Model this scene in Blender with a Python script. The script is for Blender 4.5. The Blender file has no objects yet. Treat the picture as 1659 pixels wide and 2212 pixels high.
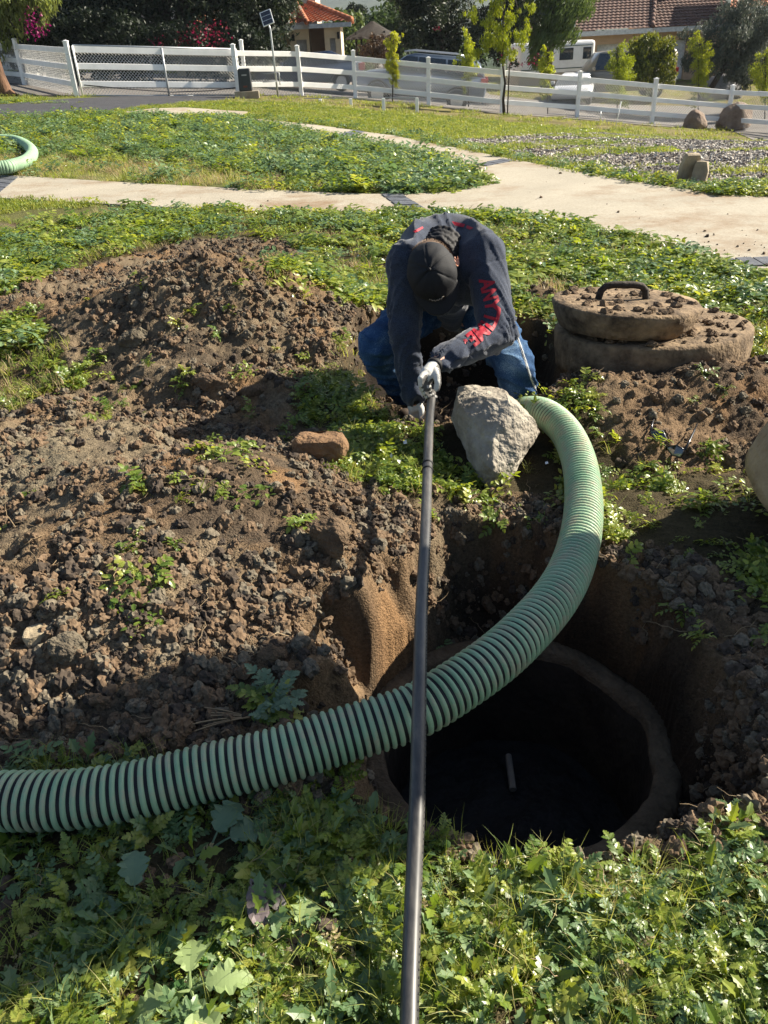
import bpy, bmesh, math, random
import numpy as np
from mathutils import Vector, Matrix, noise as mnoise
from mathutils.geometry import delaunay_2d_cdt

random.seed(7)
rng = np.random.default_rng(11)
SC = bpy.context.scene
COL = SC.collection
R = math.radians

# ------------------------------------------------------------------ camera
FOC, CX, CY = 1700.0, 829.5, 1106.0        # the photograph measured on a 1659 x 2212 grid
CAM_H = 1.40
th, ro = R(30.9), R(3.0)
R0 = Vector((1, 0, 0)); FWD = Vector((0, math.cos(th), -math.sin(th))); U0 = Vector((0, math.sin(th), math.cos(th)))
RGT = math.cos(ro) * R0 - math.sin(ro) * U0
UPV = math.sin(ro) * R0 + math.cos(ro) * U0
CAMP = Vector((0, 0, CAM_H))
cam = bpy.data.cameras.new('camera'); camo = bpy.data.objects.new('camera', cam); COL.objects.link(camo)
camo.matrix_world = Matrix(((RGT.x, UPV.x, -FWD.x, 0), (RGT.y, UPV.y, -FWD.y, 0), (RGT.z, UPV.z, -FWD.z, CAM_H), (0, 0, 0, 1)))
cam.sensor_fit = 'VERTICAL'; cam.sensor_height = 36.0; cam.lens = 36.0 * FOC / 2212.0
cam.clip_start = 0.05; cam.clip_end = 6000
SC.camera = camo

# ------------------------------------------------------------------ light
SUN_AZ, SUN_EL = 20.0, 33.0                 # azimuth measured from +x towards +y
S2 = Vector((math.cos(R(SUN_EL)) * math.cos(R(SUN_AZ)), math.cos(R(SUN_EL)) * math.sin(R(SUN_AZ)), math.sin(R(SUN_EL))))
sun = bpy.data.lights.new('sun', 'SUN'); suno = bpy.data.objects.new('sun', sun); COL.objects.link(suno)
sun.energy = 5.0; sun.angle = R(0.53); sun.color = (1.0, 0.91, 0.76)
suno.rotation_euler = S2.to_track_quat('Z', 'Y').to_euler()
world = bpy.data.worlds.new('World'); SC.world = world; world.use_nodes = True
wn = world.node_tree.nodes; wl = world.node_tree.links
sky = wn.new('ShaderNodeTexSky'); sky.sky_type = 'NISHITA'; sky.sun_disc = False
sky.sun_elevation = R(SUN_EL); sky.sun_rotation = R(90 - SUN_AZ)
wl.new(sky.outputs[0], wn['Background'].inputs[0]); wn['Background'].inputs[1].default_value = 0.05
SC.view_settings.view_transform = 'Standard'; SC.view_settings.look = 'None'; SC.view_settings.gamma = 1
SC.view_settings.use_curve_mapping = False
SC.view_settings.exposure = 1.55
SC.render.engine = 'CYCLES'
SC.cycles.max_bounces = 6; SC.cycles.diffuse_bounces = 2; SC.cycles.transparent_max_bounces = 6; SC.cycles.caustics_reflective = False; SC.cycles.caustics_refractive = False

# ------------------------------------------------------------------ noise
def hsh(ix, iy, seed):
    h = (ix.astype(np.int64) * 374761393 + iy.astype(np.int64) * 668265263 + seed * 1442695041) & 0xffffffff
    h = ((h ^ (h >> 13)) * 1274126177) & 0xffffffff
    h = (h ^ (h >> 16)) & 0xffffffff
    h = (h * 2246822519) & 0xffffffff
    return ((h ^ (h >> 15)) & 0xffffff) / 16777216.0
def vn(x, y, seed=0):
    ix = np.floor(x); iy = np.floor(y); fx = x - ix; fy = y - iy
    fx = fx * fx * fx * (fx * (fx * 6 - 15) + 10); fy = fy * fy * fy * (fy * (fy * 6 - 15) + 10)
    ix = ix.astype(np.int64); iy = iy.astype(np.int64)
    a = hsh(ix, iy, seed); b = hsh(ix + 1, iy, seed); c = hsh(ix, iy + 1, seed); d = hsh(ix + 1, iy + 1, seed)
    return (a + (b - a) * fx) * (1 - fy) + (c + (d - c) * fx) * fy
def fbm(x, y, octv=4, seed=0, gain=0.5):
    s = 0; a = 1; t = 0
    for o in range(octv):
        s = s + a * vn(x + 17.3 * o, y - 9.1 * o, seed + o); t += a; a *= gain; x = x * 2.03; y = y * 2.03
    return s / t
def lumps(x, y, cell, seed, dens=0.8, rmin=.25, rmax=.6):
    """height of rounded clods lying in a jittered grid, in cell units"""
    X = x / cell; Y = y / cell; ix = np.floor(X).astype(np.int64); iy = np.floor(Y).astype(np.int64)
    out = np.zeros_like(X)
    for dx in (-1, 0, 1):
        for dy in (-1, 0, 1):
            jx = ix + dx; jy = iy + dy
            cx = jx + hsh(jx, jy, seed); cy = jy + hsh(jx, jy, seed + 1)
            r = rmin + (rmax - rmin) * hsh(jx, jy, seed + 2) ** 2
            on = hsh(jx, jy, seed + 3) < dens
            d2 = (X - cx) ** 2 + (Y - cy) ** 2
            hh = np.sqrt(np.clip(r * r - d2, 0, None)) * np.where(on, 1, 0)
            out = np.maximum(out, hh)
    return out * cell
def sst(e0, e1, x):
    t = np.clip((x - e0) / (e1 - e0), 0, 1); return t * t * (3 - 2 * t)
def arr(v): return np.atleast_1d(np.asarray(v, dtype=float))
def inpoly(x, y, poly):
    x = np.asarray(x); y = np.asarray(y); c = np.zeros(x.shape, bool); n = len(poly)
    for i in range(n):
        x1, y1 = poly[i]; x2, y2 = poly[(i + 1) % n]
        if y1 == y2: continue
        k = ((y1 > y) != (y2 > y)) & (x < (x2 - x1) * (y - y1) / (y2 - y1) + x1); c ^= k
    return c
def distpoly(x, y, poly, closed=True):
    d = np.full(np.shape(x), 1e9); n = len(poly)
    for i in range(n if closed else n - 1):
        ax, ay = poly[i]; bx, by = poly[(i + 1) % n]; ux = bx - ax; uy = by - ay; L = ux * ux + uy * uy + 1e-12
        t = np.clip(((x - ax) * ux + (y - ay) * uy) / L, 0, 1)
        d = np.minimum(d, np.hypot(x - ax - t * ux, y - ay - t * uy))
    return d
def sdin(x, y, poly):      # positive inside
    d = distpoly(x, y, poly); return np.where(inpoly(x, y, poly), d, -d)

# ------------------------------------------------------------------ rays (layout only)
def ray(px, py): return FWD + RGT * ((px - CX) / FOC) + UPV * ((CY - py) / FOC)
def atY(px, py, Y):  d = ray(px, py); return CAMP + d * (Y / d.y)
def atZ(px, py, z):  d = ray(px, py); return CAMP + d * ((z - CAM_H) / d.z)
def tilt(x, y):
    xc = np.clip(x, -16, 13) + 0.12 * (np.asarray(x) - np.clip(x, -16, 13))
    xc = np.clip(xc, -25, 16)
    s = sst(7, 26, y)
    return .04 * np.clip(x, 0, 16) * sst(34, 46, y) - .22 * sst(30.9, 32, y) * sst(-5, -2, x) * sst(60, 44, y) - np.where(xc > -2, .27 + .125 * xc, .02 + .065 * (xc + 2)) * s - 3.0 * sst(75, 260, y)
# base() = large shape of the ground with mounds and pits; filled in below
def base(x, y): return tilt(x, y)
def onG(px, py, f=None, zoff=0.0):
    f = f or base
    d = ray(px, py)
    t0 = 0.4; p = None
    ts = np.concatenate([np.linspace(.5, 12, 1400), np.geomspace(12.02, 900, 900)])
    X = CAMP.x + d.x * ts; Y = CAMP.y + d.y * ts; Z = CAMP.z + d.z * ts
    H = f(X, Y) + zoff
    k = np.nonzero(Z <= H)[0]
    if len(k) == 0: k = [len(ts) - 1]
    i = max(int(k[0]), 1)
    a = (Z[i - 1] - H[i - 1]); b = (Z[i] - H[i]); t = ts[i - 1] + (ts[i] - ts[i - 1]) * (a / (a - b) if a != b else 0)
    q = CAMP + d * t
    return Vector((q.x, q.y, float(f(arr(q.x), arr(q.y))[0]) + zoff))
def GP(pts, f=None): return [tuple(onG(a, b, f)[:2]) for a, b in pts]
def project(P):
    P = np.asarray(P, float); v = P - np.array(CAMP)
    z = v @ np.array(FWD); return CX + FOC * (v @ np.array(RGT)) / z, CY - FOC * (v @ np.array(UPV)) / z, z

# ------------------------------------------------------------------ objects
def tag(o, label=None, cat=None, group=None, kind=None):
    if label: o['label'] = label
    if cat: o['category'] = cat
    if group: o['group'] = group
    if kind: o['kind'] = kind
    return o
def empty(name, loc=(0, 0, 0), rz=0.0, label=None, cat=None, group=None, kind=None):
    o = bpy.data.objects.new(name, None); COL.objects.link(o); o.location = loc; o.rotation_euler = (0, 0, rz); o.empty_display_size = .1
    return tag(o, label, cat, group, kind)
def link(name, me, m=None, parent=None):
    o = bpy.data.objects.new(name, me); COL.objects.link(o)
    if m is not None and not me.materials:
        for mm in (m if isinstance(m, (list, tuple)) else [m]): me.materials.append(mm)
    if parent is not None: o.parent = parent
    return o
def mesh(name, V, F, smooth=False, mi=None):
    me = bpy.data.meshes.new(name)
    V = np.asarray(V, dtype=np.float32)
    if isinstance(F, np.ndarray) and F.ndim == 2:
        k = F.shape[1]; n = len(F)
        me.vertices.add(len(V)); me.vertices.foreach_set('co', V.ravel())
        me.loops.add(n * k); me.loops.foreach_set('vertex_index', F.astype(np.int32).ravel())
        me.polygons.add(n); me.polygons.foreach_set('loop_start', np.arange(0, n * k, k, dtype=np.int32))
        me.update(calc_edges=True)
    else:
        me.from_pydata([tuple(map(float, v)) for v in V], [], [tuple(int(i) for i in f) for f in F]); me.update()
    if mi is not None: me.polygons.foreach_set('material_index', np.asarray(mi, dtype=np.int32))
    if smooth: me.polygons.foreach_set('use_smooth', np.ones(len(me.polygons), bool))
    return me
def mobj(name, V, F, m=None, parent=None, smooth=False, mi=None): return link(name, mesh(name, V, F, smooth, mi), m, parent)
class MB:
    """collects simple shapes into one mesh"""
    def __init__(s): s.V = []; s.F = []; s.M = []
    def add(s, V, F, mi=0):
        b = len(s.V); s.V += [tuple(v) for v in V]; s.F += [tuple(i + b for i in f) for f in F]; s.M += [mi] * len(F)
    def box(s, c, h, M3=None, mi=0, taper=1.0):
        V = []
        for z in (-1, 1):
            k = taper if z > 0 else 1.0
            for (x, y) in ((-1, -1), (1, -1), (1, 1), (-1, 1)):
                v = Vector((x * h[0] * k, y * h[1] * k, z * h[2]))
                if M3 is not None: v = M3 @ v
                V.append(v + Vector(c))
        s.add(V, [(0, 3, 2, 1), (4, 5, 6, 7), (0, 1, 5, 4), (1, 2, 6, 5), (2, 3, 7, 6), (3, 0, 4, 7)], mi)
    def beam(s, a, b, w, h, mi=0, up=Vector((0, 0, 1))):
        a = Vector(a); b = Vector(b); x = (b - a); L = x.length; x.normalize(); y = up.cross(x)
        if y.length < 1e-5: y = Vector((0, 1, 0))
        y.normalize(); z = x.cross(y)
        s.box((a + b) / 2, (L / 2, w / 2, h / 2), Matrix((x, y, z)).transposed(), mi)
    def tube(s, pts, r, n=8, mi=0, cap=True):
        pts = [Vector(p) for p in pts]; rr = r if isinstance(r, (list, tuple, np.ndarray)) else [r] * len(pts)
        T = [(pts[min(i + 1, len(pts) - 1)] - pts[max(i - 1, 0)]).normalized() for i in range(len(pts))]
        u = T[0].orthogonal().normalized(); V = []
        for i, p in enumerate(pts):
            u = (u - T[i] * u.dot(T[i])); u.normalize(); w = T[i].cross(u)
            for k in range(n):
                a = 2 * math.pi * k / n; V.append(p + (u * math.cos(a) + w * math.sin(a)) * rr[i])
        F = []
        for i in range(len(pts) - 1):
            for k in range(n):
                F.append((i * n + k, i * n + (k + 1) % n, (i + 1) * n + (k + 1) % n, (i + 1) * n + k))
        if cap: F.append(tuple(range(n - 1, -1, -1))); F.append(tuple((len(pts) - 1) * n + k for k in range(n)))
        s.add(V, F, mi)
    def build(s, name, m=None, parent=None, smooth=False, bev=0.0, seg=2):
        me = mesh(name, s.V, s.F, smooth, s.M)
        if bev > 0:
            b = bmesh.new(); b.from_mesh(me); bmesh.ops.remove_doubles(b, verts=b.verts, dist=1e-6)
            bmesh.ops.bevel(b, geom=b.edges[:], offset=bev, segments=seg, affect='EDGES', profile=.6, clamp_overlap=True); b.to_mesh(me); b.free()
            if smooth: me.polygons.foreach_set('use_smooth', np.ones(len(me.polygons), bool))
        return link(name, me, m, parent)

# ------------------------------------------------------------------ materials
MATS = {}
def newmat(name):
    m = bpy.data.materials.new(name); m.use_nodes = True; nt = m.node_tree; return m, nt.nodes, nt.links, nt.nodes['Principled BSDF']
def ramp(nodes, stops, interp='LINEAR'):
    r = nodes.new('ShaderNodeValToRGB'); el = r.color_ramp.elements; r.color_ramp.interpolation = interp
    while len(el) < len(stops): el.new(0.5)
    for e, (p, c) in zip(el, stops): e.position = p; e.color = (c[0], c[1], c[2], 1)
    return r
def mat(name, col, rough=.7, metal=0.0, var=.25, scale=8.0, bump=0.0, bscale=60.0, spec=.3, col2=None, detail=6.0, stretch=None, coat=0.0):
    m, n, l, b = newmat(name)
    tc = n.new('ShaderNodeTexCoord'); src = tc.outputs['Object']
    if stretch:
        mp = n.new('ShaderNodeMapping'); mp.inputs['Scale'].default_value = stretch; l.new(src, mp.inputs[0]); src = mp.outputs[0]
    t = n.new('ShaderNodeTexNoise'); t.inputs['Scale'].default_value = scale; t.inputs['Detail'].default_value = detail; t.inputs['Roughness'].default_value = .65
    l.new(src, t.inputs['Vector'])
    c2 = col2 if col2 else tuple(c * (1 - var) for c in col); c1 = tuple(min(1, c * (1 + var * .6)) for c in col) if not col2 else col
    rp = ramp(n, [(.32, c2), (.68, c1)]); l.new(t.outputs['Fac'], rp.inputs[0]); l.new(rp.outputs[0], b.inputs['Base Color'])
    b.inputs['Roughness'].default_value = rough; b.inputs['Metallic'].default_value = metal; b.inputs['Specular IOR Level'].default_value = spec
    b.inputs['Coat Weight'].default_value = coat
    if bump > 0:
        t2 = n.new('ShaderNodeTexNoise'); t2.inputs['Scale'].default_value = bscale; t2.inputs['Detail'].default_value = 5; l.new(src, t2.inputs['Vector'])
        bp = n.new('ShaderNodeBump'); bp.inputs['Strength'].default_value = 1.0; bp.inputs['Distance'].default_value = bump
        l.new(t2.outputs['Fac'], bp.inputs['Height']); l.new(bp.outputs[0], b.inputs['Normal'])
    MATS[name] = m; return m
def leafmat(name, cols, trans=.35, rough=.55, spec=.35, gloss_var=False):
    """leaf surface: colour picked per plant, veined by fine noise, lets light through"""
    m, n, l, b = newmat(name)
    oi = n.new('ShaderNodeObjectInfo'); geo = n.new('ShaderNodeNewGeometry')
    ad = n.new('ShaderNodeMath'); ad.operation = 'MULTIPLY_ADD'; ad.inputs[1].default_value = .45
    l.new(geo.outputs['Random Per Island'], ad.inputs[0])
    ml = n.new('ShaderNodeMath'); ml.operation = 'MULTIPLY'; ml.inputs[1].default_value = .6; l.new(oi.outputs['Random'], ml.inputs[0]); l.new(ml.outputs[0], ad.inputs[2])
    k = len(cols); rp = ramp(n, [((i + .0) / max(1, k - 1), c) for i, c in enumerate(cols)]); l.new(ad.outputs[0], rp.inputs[0])
    l.new(rp.outputs[0], b.inputs['Base Color']); b.inputs['Roughness'].default_value = rough; b.inputs['Specular IOR Level'].default_value = spec
    tr = n.new('ShaderNodeBsdfTranslucent'); hs = n.new('ShaderNodeHueSaturation'); hs.inputs['Value'].default_value = 1.5; hs.inputs['Saturation'].default_value = 1.1; hs.inputs['Hue'].default_value = .48
    l.new(rp.outputs[0], hs.inputs['Color']); l.new(hs.outputs[0], tr.inputs[0])
    mx = n.new('ShaderNodeMixShader'); mx.inputs[0].default_value = trans; l.new(b.outputs[0], mx.inputs[1]); l.new(tr.outputs[0], mx.inputs[2])
    l.new(mx.outputs[0], n['Material Output'].inputs[0]); MATS[name] = m; return m

# ------------------------------------------------------------------ scattering many small plants / clods
def scatter(name, protos, P, rot, scl, idx, label, cat):
    """one object: copies of proto meshes on points, for growth nobody could count"""
    pc = bpy.data.collections.new(name + '_kinds')
    for i, (pm, m) in enumerate(protos):
        o = bpy.data.objects.new('%s_kind_%02d' % (name, i), pm); pc.objects.link(o)
        if not pm.materials: pm.materials.append(m)
    me = mesh(name, P, [])
    n = len(P)
    a = me.attributes.new('rot', 'FLOAT_VECTOR', 'POINT'); a.data.foreach_set('vector', np.asarray(rot, dtype=np.float32).ravel())
    a = me.attributes.new('scl', 'FLOAT', 'POINT'); a.data.foreach_set('value', np.asarray(scl, dtype=np.float32))
    a = me.attributes.new('idx', 'INT', 'POINT'); a.data.foreach_set('value', np.asarray(idx, dtype=np.int32))
    o = link(name, me); tag(o, label, cat, None, 'stuff')
    g = bpy.data.node_groups.new(name + '_nodes', 'GeometryNodeTree')
    g.interface.new_socket('Geometry', in_out='INPUT', socket_type='NodeSocketGeometry'); g.interface.new_socket('Geometry', in_out='OUTPUT', socket_type='NodeSocketGeometry')
    N = g.nodes; L = g.links; gi = N.new('NodeGroupInput'); go = N.new('NodeGroupOutput')
    ci = N.new('GeometryNodeCollectionInfo'); ci.inputs[0].default_value = pc; ci.inputs[1].default_value = True; ci.inputs[2].default_value = True
    ip = N.new('GeometryNodeInstanceOnPoints'); ip.inputs['Pick Instance'].default_value = True
    def na(nm, ty):
        k = N.new('GeometryNodeInputNamedAttribute'); k.data_type = ty; k.inputs[0].default_value = nm; return k.outputs['Attribute']
    L.new(gi.outputs[0], ip.inputs['Points']); L.new(ci.outputs[0], ip.inputs['Instance']); L.new(na('idx', 'INT'), ip.inputs['Instance Index'])
    L.new(na('rot', 'FLOAT_VECTOR'), ip.inputs['Rotation']); L.new(na('scl', 'FLOAT'), ip.inputs['Scale']); L.new(ip.outputs[0], go.inputs[0])
    md = o.modifiers.new('grow', 'NODES'); md.node_group = g
    return o
# ================================================================== THE GROUND
ringC = atZ(1112, 1590, -0.33); RCX, RCY = ringC.x, ringC.y - .0
RIN, ROUT = 0.378, 0.452
RIM = [tuple(atZ(a, b, 0)[:2]) for a, b in [(905, 1190), (960, 1120), (1060, 1110), (1170, 1130), (1290, 1200), (1420, 1260), (1540, 1380), (1640, 1530), (1680, 1650), (1600, 1745),
       (1430, 1790), (1250, 1835), (1050, 1850), (900, 1800), (800, 1720), (690, 1640), (655, 1540), (655, 1450), (690, 1380), (760, 1300), (840, 1240)]]
PIT2 = [tuple(atZ(a, b, 0)[:2]) for a, b in [(765, 735), (745, 800), (775, 850), (850, 905), (930, 925), (985, 900), (1090, 872), (1190, 885), (1225, 830), (1215, 750), (1190, 705), (1080, 680), (900, 672), (820, 690)]]
def mnd(px, py, z, rx, ry, h, rot=0.0, p=1.0):
    c = atZ(px, py, z); return (c.x, c.y, rx, ry, h, math.cos(R(rot)), math.sin(R(rot)), p)
MOUNDS = [mnd(420, 640, .25, .70, .52, .40, 0, 1.0), mnd(150, 660, .1, .75, .42, .13), mnd(600, 640, .15, .42, .40, .12),
          mnd(470, 815, .1, .28, .12, .10, -15), mnd(640, 850, .05, .35, .14, .05, -25),
          mnd(330, 1120, .18, .62, .50, .20, 15, 1.3), mnd(60, 960, .15, .60, .34, .13, 0), mnd(560, 1050, .1, .42, .36, .09, 0), mnd(90, 1400, .05, .55, .22, .06, 0),
          mnd(700, 1230, .05, .20, .20, .05, 0), mnd(1390, 860, .05, .55, .22, .09, 0), mnd(1580, 800, .1, .4, .25, .12, 0), mnd(1270, 900, .0, .2, .2, .04),
          mnd(1130, 570, .03, .2, .18, .06), mnd(1160, 640, .03, .22, .12, .07), mnd(1350, 1000, .0, .5, .2, -.03, 0)]
def base(x, y):
    x = np.asarray(x, float); y = np.asarray(y, float)
    z = tilt(x, y)
    m = (y < 9) & (np.abs(x) < 6)
    if m.any():
        xm = x[m]; ym = y[m]; a = np.zeros(xm.shape)
        for (cx, cy, rx, ry, h, c, s, p) in MOUNDS:
            dx = xm - cx; dy = ym - cy; u = (dx * c + dy * s) / rx; v = (-dx * s + dy * c) / ry
            a = a + h * np.exp(-(u * u + v * v) ** p)
        # the dug-out round the manhole
        near = (np.abs(xm - RCX) < 1.6) & (np.abs(ym - RCY) < 1.6)
        if near.any():
            xx = xm[near]; yy = ym[near]; aa = a[near]
            wob = .06 * (fbm(xx * 5, yy * 5, 3, 41) - .5) + .05 * (fbm(xx * 17, yy * 17, 4, 44) - .5)
            an_ = np.arctan2(yy - RCY, xx - RCX); wob = wob + (.050 * np.sin(an_ * 11 + 1.0) + .028 * np.sin(an_ * 23)) * sst(-.25, -.45, xx - RCX)
            d = sdin(xx, yy, RIM) + wob
            ww = .085 + .12 * sst(-.1, -.45, xx - RCX) * sst(-.55, -.1, yy - RCY + .0) + .10 * sst(.35, .7, xx - RCX)
            t = np.clip(d / ww, 0, 1); dep = .37 * (t ** .8)
            rr = np.hypot(xx - RCX, yy - RCY)
            keep = np.clip(1 - (d + .02) / .12, 0, 1)
            aa = aa * keep + -dep
            aa = np.where(rr < ROUT - .02, -1.7, aa)
            a[near] = aa
        near = (np.abs(xm - .5) < 2) & (ym > 2.6) & (ym < 5.6)
        if near.any():
            xx = xm[near]; yy = ym[near]; aa = a[near]
            d = sdin(xx, yy, PIT2) + .05 * (fbm(xx * 6, yy * 6, 3, 43) - .5)
            aa = aa * np.clip(1 - d / .1, 0, 1) - .40 * np.clip(d / .13, 0, 1) ** .8
            a[near] = aa
        z = z.copy(); z[m] = z[m] + a
    return z
# ---- areas, traced on the ground
PATH_PX = [(-420, 366), (45, 382), (300, 398), (520, 410), (800, 422), (930, 420), (1010, 412), (1052, 400), (1058, 392), (1000, 362), (900, 332), (780, 306), (660, 286), (505, 256), (545, 258), (700, 273), (850, 294), (1000, 324),
           (1110, 347), (1250, 373), (1400, 400), (1560, 424), (1700, 432), (2250, 470), (2250, 900), (1950, 750), (1800, 690), (1659, 625), (1560, 575), (1400, 524), (1250, 488), (1100, 468), (930, 466), (750, 466), (600, 461), (400, 452), (180, 440), (0, 430), (-420, 410)]
PATHP = GP(PATH_PX, tilt)
ASPH = GP([(-300, 252), (-300, 228), (0, 226), (150, 214), (330, 205), (560, 203), (500, 213), (400, 222), (300, 232), (180, 247), (0, 254)], tilt)
CONC = GP([(225, 249), (330, 236), (400, 234), (535, 243), (520, 251), (430, 249)], tilt)
STREET = GP([(-500, 207), (170, 207), (560, 207), (760, 214), (930, 230), (1090, 247), (1250, 258), (1410, 272), (1580, 282), (2300, 330), (2300, 262), (1659, 236), (1400, 228), (1150, 216), (1060, 205), (1000, 165), (1000, 140), (600, 140), (560, 165), (-500, 178)], tilt)
MULCH = GP([(950, 292), (1060, 300), (1180, 290), (1350, 285), (1500, 290), (1700, 295), (2200, 310), (2200, 480), (1700, 425), (1560, 412), (1400, 390), (1250, 362), (1110, 337), (1020, 318)], tilt)
DIRT1 = GP([(-600, 700), (-300, 650), (0, 640), (110, 592), (260, 558), (370, 528), (480, 512), (600, 512), (660, 540), (635, 575), (640, 640), (700, 690), (775, 715), (775, 850), (690, 850), (655, 890), (640, 930), (745, 945), (730, 1010), (690, 1060), (740, 1085),
            (860, 1085), (930, 1110), (980, 1200), (1000, 1500), (820, 1720), (700, 1640), (380, 1650), (0, 1660), (-600, 1700)], tilt)
DIRT2 = GP([(1215, 850), (1300, 795), (1450, 770), (1620, 770), (1900, 790), (1900, 1010), (1600, 1010), (1480, 1010), (1360, 985), (1290, 930)], tilt)
DIRT3 = GP([(900, 1120), (1090, 1085), (1250, 1150), (1330, 1190), (1480, 1190), (1600, 1260), (1750, 1330), (1850, 1700), (1620, 1790), (1430, 1800), (1230, 1840), (1000, 1880), (840, 1790), (800, 1500)], tilt)
BARE = [GP(p, tilt) for p in [[(-200, 485), (0, 482), (230, 480), (260, 500), (130, 515), (-200, 520)], [(1085, 538), (1180, 545), (1185, 590), (1095, 595)], [(1110, 625), (1220, 610), (1225, 670), (1140, 668)],
        [(510, 2060), (720, 2010), (740, 2100), (560, 2160)], [(440, 1700), (900, 1660), (860, 1720), (420, 1790)], [(1560, 1960), (1640, 1990), (1640, 2060), (1540, 2030)], [(840, 1090), (1100, 1060), (1280, 1100), (1330, 1190), (900, 1180)],
        [(0, 1870), (60, 1860), (60, 1950), (0, 1960)], [(240, 1830), (330, 1850), (320, 1920), (240, 1900)], [(630, 1920), (720, 1930), (700, 1990), (620, 1980)], [(1080, 1930), (1130, 1925), (1130, 1975), (1075, 1970)]]]
VPATCH = [(GP(p, base), dn) for p, dn in [([(-60, 702), (60, 700), (120, 740), (150, 790), (240, 780), (270, 800), (180, 830), (110, 850), (60, 900), (-60, 925)], .9), ([(600, 565), (640, 575), (650, 640), (605, 600)], .9),
        ([(690, 820), (740, 760), (775, 800), (790, 850), (860, 890), (830, 920), (700, 930), (640, 900), (680, 850)], .75), ([(440, 1440), (560, 1400), (650, 1480), (640, 1600), (480, 1610), (400, 1600), (390, 1570), (500, 1520)], .0),
        ([(200, 740), (240, 730), (250, 770), (200, 770)], .4)]]
def zone(x, y):
    """returns dirtiness 0..1 and the masks used for colour and planting"""
    w = .10 * (fbm(x * 2.2, y * 2.2, 4, 5) - .5); w2 = .10 * (fbm(x * 2.2 + 50, y * 2.2, 4, 6) - .5)
    X = x + w * 2; Y = y + w2 * 2
    d = np.zeros(x.shape)
    m = (y < 9) & (y > -1)
    xm, ym = X[m], Y[m]; dd = np.zeros(xm.shape)
    for P, k in ((DIRT1, 1), (DIRT2, 1), (DIRT3, 1)):
        dd = np.maximum(dd, k * sst(-.05, .06, sdin(xm, ym, P)))
    for P in BARE: dd = np.maximum(dd, .8 * sst(-.02, .06, sdin(xm, ym, P)))
    dd = np.maximum(dd, sst(-.10, .0, sdin(x[m], y[m], PIT2)))
    for P, k in VPATCH: dd = dd * (1 - k * sst(-.05, .05, sdin(xm, ym, P)))
    d[m] = dd
    return d
PATCHES = [PATHP, ASPH, CONC, STREET]
def pave(x, y):
    d = np.full(x.shape, -9.0)
    for P in PATCHES: d = np.maximum(d, sdin(x, y, P))
    return d
def surf(x, y, fine=True):
    """full relief of the soil"""
    b = base(x, y); dz = zone(x, y)
    near = sst(9, 6, y)
    rr = np.hypot(x - RCX, y - RCY)
    pit = (rr > ROUT - .03)
    smoothwall = sst(-.75, -.35, x - RCX) * sst(-.30, -.45, x - RCX) * sst(-.45, -.3, y - RCY) * sst(.6, .3, y - RCY)
    comp = sst(.58, .68, fbm(x * 1.7 + 3, y * 1.7, 3, 77)) * .6 + .5 * smoothwall + .55 * np.exp(-(((x + .95) / .75) ** 2 + ((y - 2.35) / .42) ** 2) ** 1.5)            # trodden / cut places
    k = dz * near * (1 - np.clip(comp, 0, .85)) * pit * sst(ROUT - .03, ROUT + .1, rr)
    n = (fbm(x * 3, y * 3, 4, 1) - .5) * .11 + (fbm(x * 11, y * 11, 5, 2, .6) - .5) * .05
    h = b + k * n
    gx = x + .02 * (vn(x * 30, y * 30, 61) - .5) + .010 * (vn(x * 90, y * 90, 64) - .5); gy = y + .02 * (vn(x * 30, y * 30, 62) - .5) + .010 * (vn(x * 90, y * 90, 63) - .5)
    h = h + k * (.28 * lumps(gx, gy, .16, 11, .4, .2, .5) * sst(.45, .6, fbm(x * 2, y * 2, 2, 33)) + .30 * lumps(gx, gy, .075, 12, .35) * sst(.4, .6, fbm(x * 3, y * 3, 2, 34)) + .5 * lumps(gx, gy, .038, 13, .6) + .9 * lumps(gx, gy, .022, 14, .85) + .6 * lumps(gx + .3, gy, .013, 15, .9))
    h = h + near * (1 - dz) * pit * (fbm(x * 6, y * 6, 4, 3) - .5) * .05 + near * pit * (fbm(x * 70, y * 70, 3, 4) - .5) * .008 * (1 - .5 * comp)
    h = h + (1 - near) * (fbm(x * 2, y * 2, 4, 3) - .5) * .05 * sst(60, 30, y)
    p = np.full(x.shape, -9.0); m = (y > 3.5) & (y < 90); p[m] = pave(x[m], y[m])
    h = h * (p < -.001) + (p >= -.001) * (tilt(x, y) - .05)
    kk = (p > -.25) & (p < 0); h[kk] = h[kk] + (np.minimum(h[kk], tilt(x[kk], y[kk]) + .0) - h[kk]) * (1 + p[kk] / .25)
    return h
# rows and columns follow the distance so that near soil is fine and far soil coarse
ys = [-7, -4, -2.5, -1.5, -.8, -.4, 0, .2, .32]
while ys[-1] < 5.3: ys.append(ys[-1] + .0035 + .0017 * max(ys[-1], 0))
while ys[-1] < 30: ys.append(ys[-1] * 1.0105)
while ys[-1] < 1450: ys.append(ys[-1] * 1.09)
ys = np.array(ys)
u = np.linspace(-1, 1, 541); e = np.linspace(0, 1, 26)[1:]
uc = np.concatenate([-(1 + e[::-1]), u, 1 + e])
YY, UU = np.meshgrid(ys, uc, indexing='ij')
W = .95 + .56 * np.clip(YY, 0, None)
ex = np.clip(np.abs(UU) - 1, 0, 1)
XX = np.sign(UU) * (np.minimum(np.abs(UU), 1) * W + ex ** 2 * (6 * W + 12))
XX = np.clip(XX, -1950, 2150)
gx, gy = XX.ravel(), YY.ravel()
gz = surf(gx, gy)
far = sst(400, 900, gy) * 0
ny, nx = XX.shape
ii = np.arange(ny * nx).reshape(ny, nx)
F = np.stack([ii[:-1, :-1], ii[:-1, 1:], ii[1:, 1:], ii[1:, :-1]], -1).reshape(-1, 4)
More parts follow.
